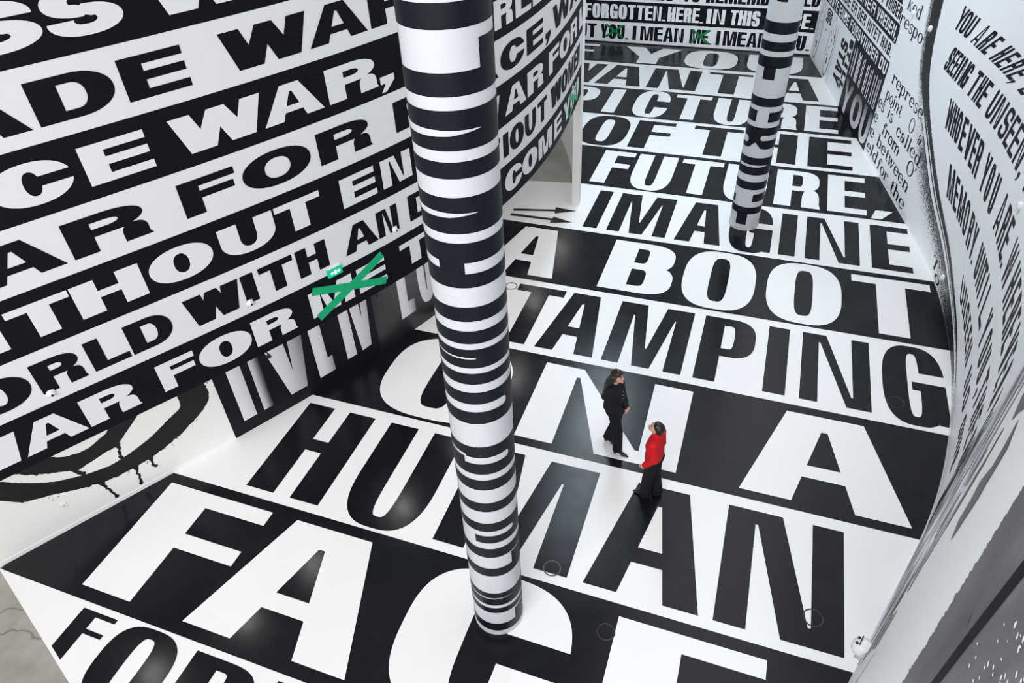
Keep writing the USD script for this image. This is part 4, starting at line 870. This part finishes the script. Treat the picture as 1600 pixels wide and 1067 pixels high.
# ------------------------------------------------------------------ the two visitors
def ball(p, r, n=20): return m3.Manifold.sphere(r, n).translate([float(v) for v in p])
def limb(*jr): return sum_([m3.Manifold.batch_hull([ball(*jr[i]), ball(*jr[i + 1])]) for i in range(len(jr) - 1)])
def sum_(ms):
    o = ms[0]
    for q in ms[1:]: o = o + q
    return o
def hull(*jr): return m3.Manifold.batch_hull([ball(*q) for q in jr])
def skinned(man, length=.02, it=8):
    t = man.refine_to_length(length).to_mesh(); tm = trimesh.Trimesh(t.vert_properties[:, :3], t.tri_verts, process=True)
    trimesh.smoothing.filter_taubin(tm, iterations=it); return tm
def hand(wrist, direction, side, curl, palm_n):
    """Palm, four unequal fingers and a thumb. direction: along the hand; palm_n: the way the palm faces; side: towards the thumb."""
    d = np.array(direction, float); d /= np.linalg.norm(d); s = np.array(side, float); s -= d * (s @ d); s /= np.linalg.norm(s); n = np.array(palm_n, float); n -= d * (n @ d) + s * (n @ s); n /= np.linalg.norm(n)
    w = np.array(wrist, float); parts = [hull((w, .022), (w + d * .075 + s * .026, .013), (w + d * .078 - s * .028, .012), (w + d * .02 + s * .02, .016))]
    for off, L in ((.027, .070), (.009, .078), (-.010, .072), (-.028, .056)):
        b = w + d * .078 + s * off; p = [b]; a = 0.0
        for f in (.45, .32, .23):
            a += curl; p.append(p[-1] + (d * math.cos(a) + n * math.sin(a)) * L * f)
        parts.append(limb(*[(q, r) for q, r in zip(p, (.0095, .009, .0085, .0075))]))
    t0 = w + d * .02 + s * .026; t1 = t0 + d * .030 + s * .022 + n * .006; t2 = t1 + d * .028 + s * .004 + n * .012
    parts.append(limb((t0, .013), (t1, .011), (t2, .009)))
    return sum_(parts)
def rot_y(a): c, s = math.cos(a), math.sin(a); return np.array([[c, 0, s], [0, 1, 0], [-s, 0, c]])
def rot_z(a): c, s = math.cos(a), math.sin(a); return np.array([[c, -s, 0], [s, c, 0], [0, 0, 1]])
def person(label, loc, heading, J, top_mat, hair):
    t = empty("person", label, "person", loc=loc, rotz=heading)
    H = J["head"]; A = rot_z(math.radians(J["head_yaw"])) @ rot_y(-math.radians(J["head_pitch"]))
    hp = lambda x, y, z: H + A @ np.array([x, y, z])
    skull = m3.Manifold.batch_hull([ball(hp(-.018, 0, .035), .080), ball(hp(.022, 0, .03), .070), ball(hp(.045, 0, -.045), .034), ball(hp(.058, 0, -.082), .022), ball(hp(.03, .035, -.04), .030), ball(hp(.03, -.035, -.04), .030)])
    nose = hull((hp(.090, 0, .012), .008), (hp(.108, 0, -.022), .0105), (hp(.092, .012, -.026), .008), (hp(.092, -.012, -.026), .008))
    chin = hull((hp(.066, 0, -.088), .018), (hp(.055, 0, -.07), .03))
    ears = [hull((hp(-.004, y, .012), .012), (hp(-.002, y, -.022), .009)) for y in (.077, -.077)]
    neck = limb((J["neck"], .056), (hp(-.012, 0, -.055), .050))
    torso = hull((J["neck"] + np.array([0, 0, -.03]), .055), (J["shL"], .055), (J["shR"], .055), (J["chest"] + np.array([.02, .07, 0]), .10), (J["chest"] + np.array([.02, -.07, 0]), .10))
    mid = hull((J["chest"] + np.array([.01, .06, 0]), .10), (J["chest"] + np.array([.01, -.06, 0]), .10), (J["waist"] + np.array([0, .045, 0]), .09), (J["waist"] + np.array([0, -.045, 0]), .09))
    pel = hull((J["waist"] + np.array([0, .045, 0]), .09), (J["waist"] + np.array([0, -.045, 0]), .09), (J["hipL"], .105), (J["hipR"], .105), (J["hipL"] + np.array([-.035, 0, .01]), .09), (J["hipR"] + np.array([-.035, 0, .01]), .09))
    arms = [limb((J["sh" + s], .048), (J["el" + s], .038), (J["wr" + s], .025)) for s in "LR"]
    legs = [limb((J["hip" + s], .082), (J["kn" + s], .055), (J["an" + s], .038)) for s in "LR"]
    hands = [hand(J["wr" + s], J["hd" + s], J["ht" + s], J["curl"], J["hn" + s]) for s in "LR"]
    put(t, "body", skinned(sum_([skull, nose, chin, neck, torso, mid, pel] + ears + arms + legs + hands), .016, 6), "skin", smooth=True)
    for y in (.030, -.030):
        put(t, "eye", skinned(ball(hp(.083, y, .012), .0105, 16), .01, 0), "eye_dark", smooth=True)
        put(t, "eyebrow", limb((hp(.089, y * .55, .034), .0045), (hp(.082, y * 1.5, .036), .004)), hair["mat"], smooth=40)
    put(t, "mouth", hull((hp(.089, .018, -.052), .005), (hp(.096, 0, -.052), .0075), (hp(.089, -.018, -.052), .005)), "lip", smooth=40)
    # clothes: the body a little larger
    g = J.get("loose", .018)
    tors = hull((J["neck"] + np.array([0, 0, -.035]), .062), (J["shL"], .055 + g), (J["shR"], .055 + g), (J["chest"] + np.array([.02, .07, 0]), .10 + g), (J["chest"] + np.array([.02, -.07, 0]), .10 + g))
    hem = J["hem"]
    mids = hull((J["chest"] + np.array([.01, .06, 0]), .10 + g), (J["chest"] + np.array([.01, -.06, 0]), .10 + g), (np.array([J["waist"][0], .065, hem]), .105 + g), (np.array([J["waist"][0], -.065, hem]), .105 + g))
    mids = mids.trim_by_plane([0, 0, 1], hem - .05)
    slv = [limb((J["sh" + s], .050 + g), (J["el" + s], .046 + g * 1.2), (J["wr" + s] * .92 + J["el" + s] * .08, .036 + g * .8)) for s in "LR"]
    coll = limb((J["neck"] + np.array([0, 0, -.02]), .070), (J["neck"] + (hp(-.012, 0, -.055) - J["neck"]) * .45, .063)) if J.get("collar") else None
    put(t, J["top"], skinned(sum_([tors, mids] + slv + ([coll] if coll else [])), .02, 6), top_mat, smooth=True)
    tr = [hull((J["waist"] + np.array([0, .045, 0]), .098), (J["waist"] + np.array([0, -.045, 0]), .098), (J["hipL"], .118), (J["hipR"], .118), (J["hipL"] + np.array([-.04, 0, 0]), .10), (J["hipR"] + np.array([-.04, 0, 0]), .10))]
    w1, w2 = J["wide"]
    for s in "LR":
        lg = limb((J["hip" + s], .100), (J["kn" + s], w1), (J["an" + s] + np.array([-.01, 0, -.02]), w2)).trim_by_plane([0, 0, 1], J["cuff"])
        tr.append(lg)
    put(t, "trousers", skinned(sum_(tr), .022, 5), "cloth_trouser", smooth=True)
    for s in "LR":
        a = J["an" + s]; hz = J["heel"]; yaw = math.radians(J["toe"][s]); fx = np.array([math.cos(yaw), math.sin(yaw), 0])
        b = np.array([a[0], a[1], J["lift"].get(s, 0.0)])
        q = lambda f, z, r: (b + fx * f + np.array([0, 0, z]), r)
        shoe = hull(q(-.045, hz + .035, .034), q(.05, hz * .7 + .036, .036), q(.0, .085 + hz, .034)) + hull(q(.05, hz * .6 + .034, .034), q(.13, .028, .028), q(.185, .018, .015), q(.10, .030, .036))
        shoe = shoe + limb(q(-.005, .07 + hz, .040), q(-.01, .15 + hz, .044))
        shoe = shoe.trim_by_plane([0, 0, 1], .004)
        sh = put(t, "shoe", skinned(shoe, .014, 3), "leather_black", smooth=True)
        if hz > .02:
            hb = m3.Manifold.batch_hull([m3.Manifold.cube([.045, .045, .004], True).translate([float(v) for v in b + fx * -.045 + np.array([0, 0, .003])]), m3.Manifold.cube([.055, .052, .004], True).translate([float(v) for v in b + fx * -.04 + np.array([0, 0, hz + .01])])])
            put(t, "shoe_heel", hb, "leather_black", smooth=40)
    hair["build"](t, hp, J)
    return t
V = lambda *a: np.array(a, float)
def long_hair(t, hp, J):
    cap = m3.Manifold.batch_hull([ball(hp(-.035, 0, .045), .088), ball(hp(.012, 0, .055), .080), ball(hp(-.05, 0, -.03), .075)])
    cut = m3.Manifold.batch_hull([ball(hp(.10, 0, -.01), .055), ball(hp(.14, 0, .03), .05), ball(hp(.11, 0, -.10), .06), ball(hp(.07, 0, -.08), .045)])
    parts = [cap - cut]; rng = np.random.default_rng(2)
    for k in range(22):
        a = math.radians(70 + 220 * k / 21); r = .078
        p0 = hp(-.02 + r * math.cos(a), r * math.sin(a), .02); L = .46 + .07 * rng.random(); pts = []
        for i in range(7):
            f = i / 6; drop = p0 + V(-.125 * f ** .8 - .02 * math.sin(f * 3), .018 * math.sin(f * 9 + k) + .030 * f * math.sin(a), -L * f)
            if f < .35: drop = drop + V(-.035 * f, 0, 0)
            pts.append((drop + V(.010 * math.sin(f * 11 + k * 1.7), 0, 0), .032 * (1 - .55 * f) + .005))
        parts.append(limb(*pts))
    put(t, "hair", skinned(sum_(parts), .016, 2), "hair_brown", smooth=True)
    for k in range(6):
        z = J["neck"][2] - .10 - k * .075
        d = trimesh.creation.icosphere(1, .010); d.apply_scale([.6, 1, 1]); d.apply_translation([J["chest"][0] + .150 - (.010 * k if k > 2 else 0), -.012, z]); put(t, "button", d, "button_metal", smooth=True)
def tied_hair(t, hp, J):
    cap = m3.Manifold.batch_hull([ball(hp(-.03, 0, .042), .088), ball(hp(.008, 0, .055), .077), ball(hp(-.055, 0, -.005), .068)])
    cut = m3.Manifold.batch_hull([ball(hp(.085, 0, -.01), .068), ball(hp(.13, 0, .05), .055), ball(hp(.10, 0, -.11), .07), ball(hp(.04, 0, -.10), .06)])
    bun = sum_([ball(hp(-.098, 0, -.062), .040), ball(hp(-.105, .018, -.075), .028), ball(hp(-.10, -.02, -.07), .028)])
    put(t, "hair", skinned(cap - cut + bun, .014, 2), "hair_black", smooth=True)
    for y in (.082, -.082): put(t, "earring", trimesh.creation.icosphere(1, .009).apply_translation(hp(-.002, y, -.036)), "button_metal", smooth=True)
J1 = dict(head=V(-.025, 0, 1.665), head_yaw=-10, head_pitch=20, neck=V(-.085, 0, 1.505), shL=V(-.075, .165, 1.445), shR=V(-.075, -.165, 1.445), chest=V(-.06, 0, 1.30), waist=V(-.03, 0, 1.10), hipL=V(-.02, .085, .955), hipR=V(-.02, -.085, .955),
          elL=V(-.06, .225, 1.17), elR=V(-.06, -.225, 1.17), wrL=V(.135, .060, 1.005), wrR=V(.135, -.060, 1.015), knL=V(-.045, .085, .53), knR=V(.085, -.085, .53), anL=V(-.155, .075, .13), anR=V(.115, -.085, .13),
          hdL=V(.55, -.8, -.15), hdR=V(.55, .8, -.15), htL=V(.5, .3, .8), htR=V(.5, -.3, .8), hnL=V(-.6, -.5, -.3), hnR=V(-.6, .5, -.3), curl=.5, loose=.024, hem=1.02, top="cardigan", wide=(.088, .085), cuff=.10, heel=.045, toe=dict(L=-6, R=6), lift={})
person("person with long dark hair in black cardigan and trousers standing with clasped hands, looking up", (-1.40, 8.37, 0), -16, J1, "cloth_black", dict(mat="hair_brown", build=long_hair))
J2 = dict(head=V(.030, 0, 1.545), head_yaw=4, head_pitch=30, neck=V(-.005, 0, 1.405), shL=V(-.01, .165, 1.345), shR=V(-.01, -.165, 1.345), chest=V(0, 0, 1.215), waist=V(.0, 0, 1.03), hipL=V(0, .082, .90), hipR=V(0, -.082, .90),
          elL=V(-.05, .195, 1.08), elR=V(-.03, -.195, 1.08), wrL=V(.085, .185, .865), wrR=V(.06, -.18, .86), knL=V(.04, .08, .48), knR=V(-.03, -.08, .48), anL=V(.065, .07, .085), anR=V(-.085, -.07, .085),
          hdL=V(.5, -.05, -.85), hdR=V(.4, .05, -.9), htL=V(.8, .1, .4), htR=V(.8, -.1, .4), hnL=V(0, -1, 0), hnR=V(0, 1, 0), curl=.35, loose=.020, hem=.955, top="sweater", collar=True, wide=(.088, .092), cuff=.035, heel=.015, toe=dict(L=-4, R=-16), lift={})
person("person with tied dark hair in red sweater and wide black trousers, gazing up", (-.63, 7.56, 0), 170, J2, "knit_red", dict(mat="hair_black", build=tied_hair))
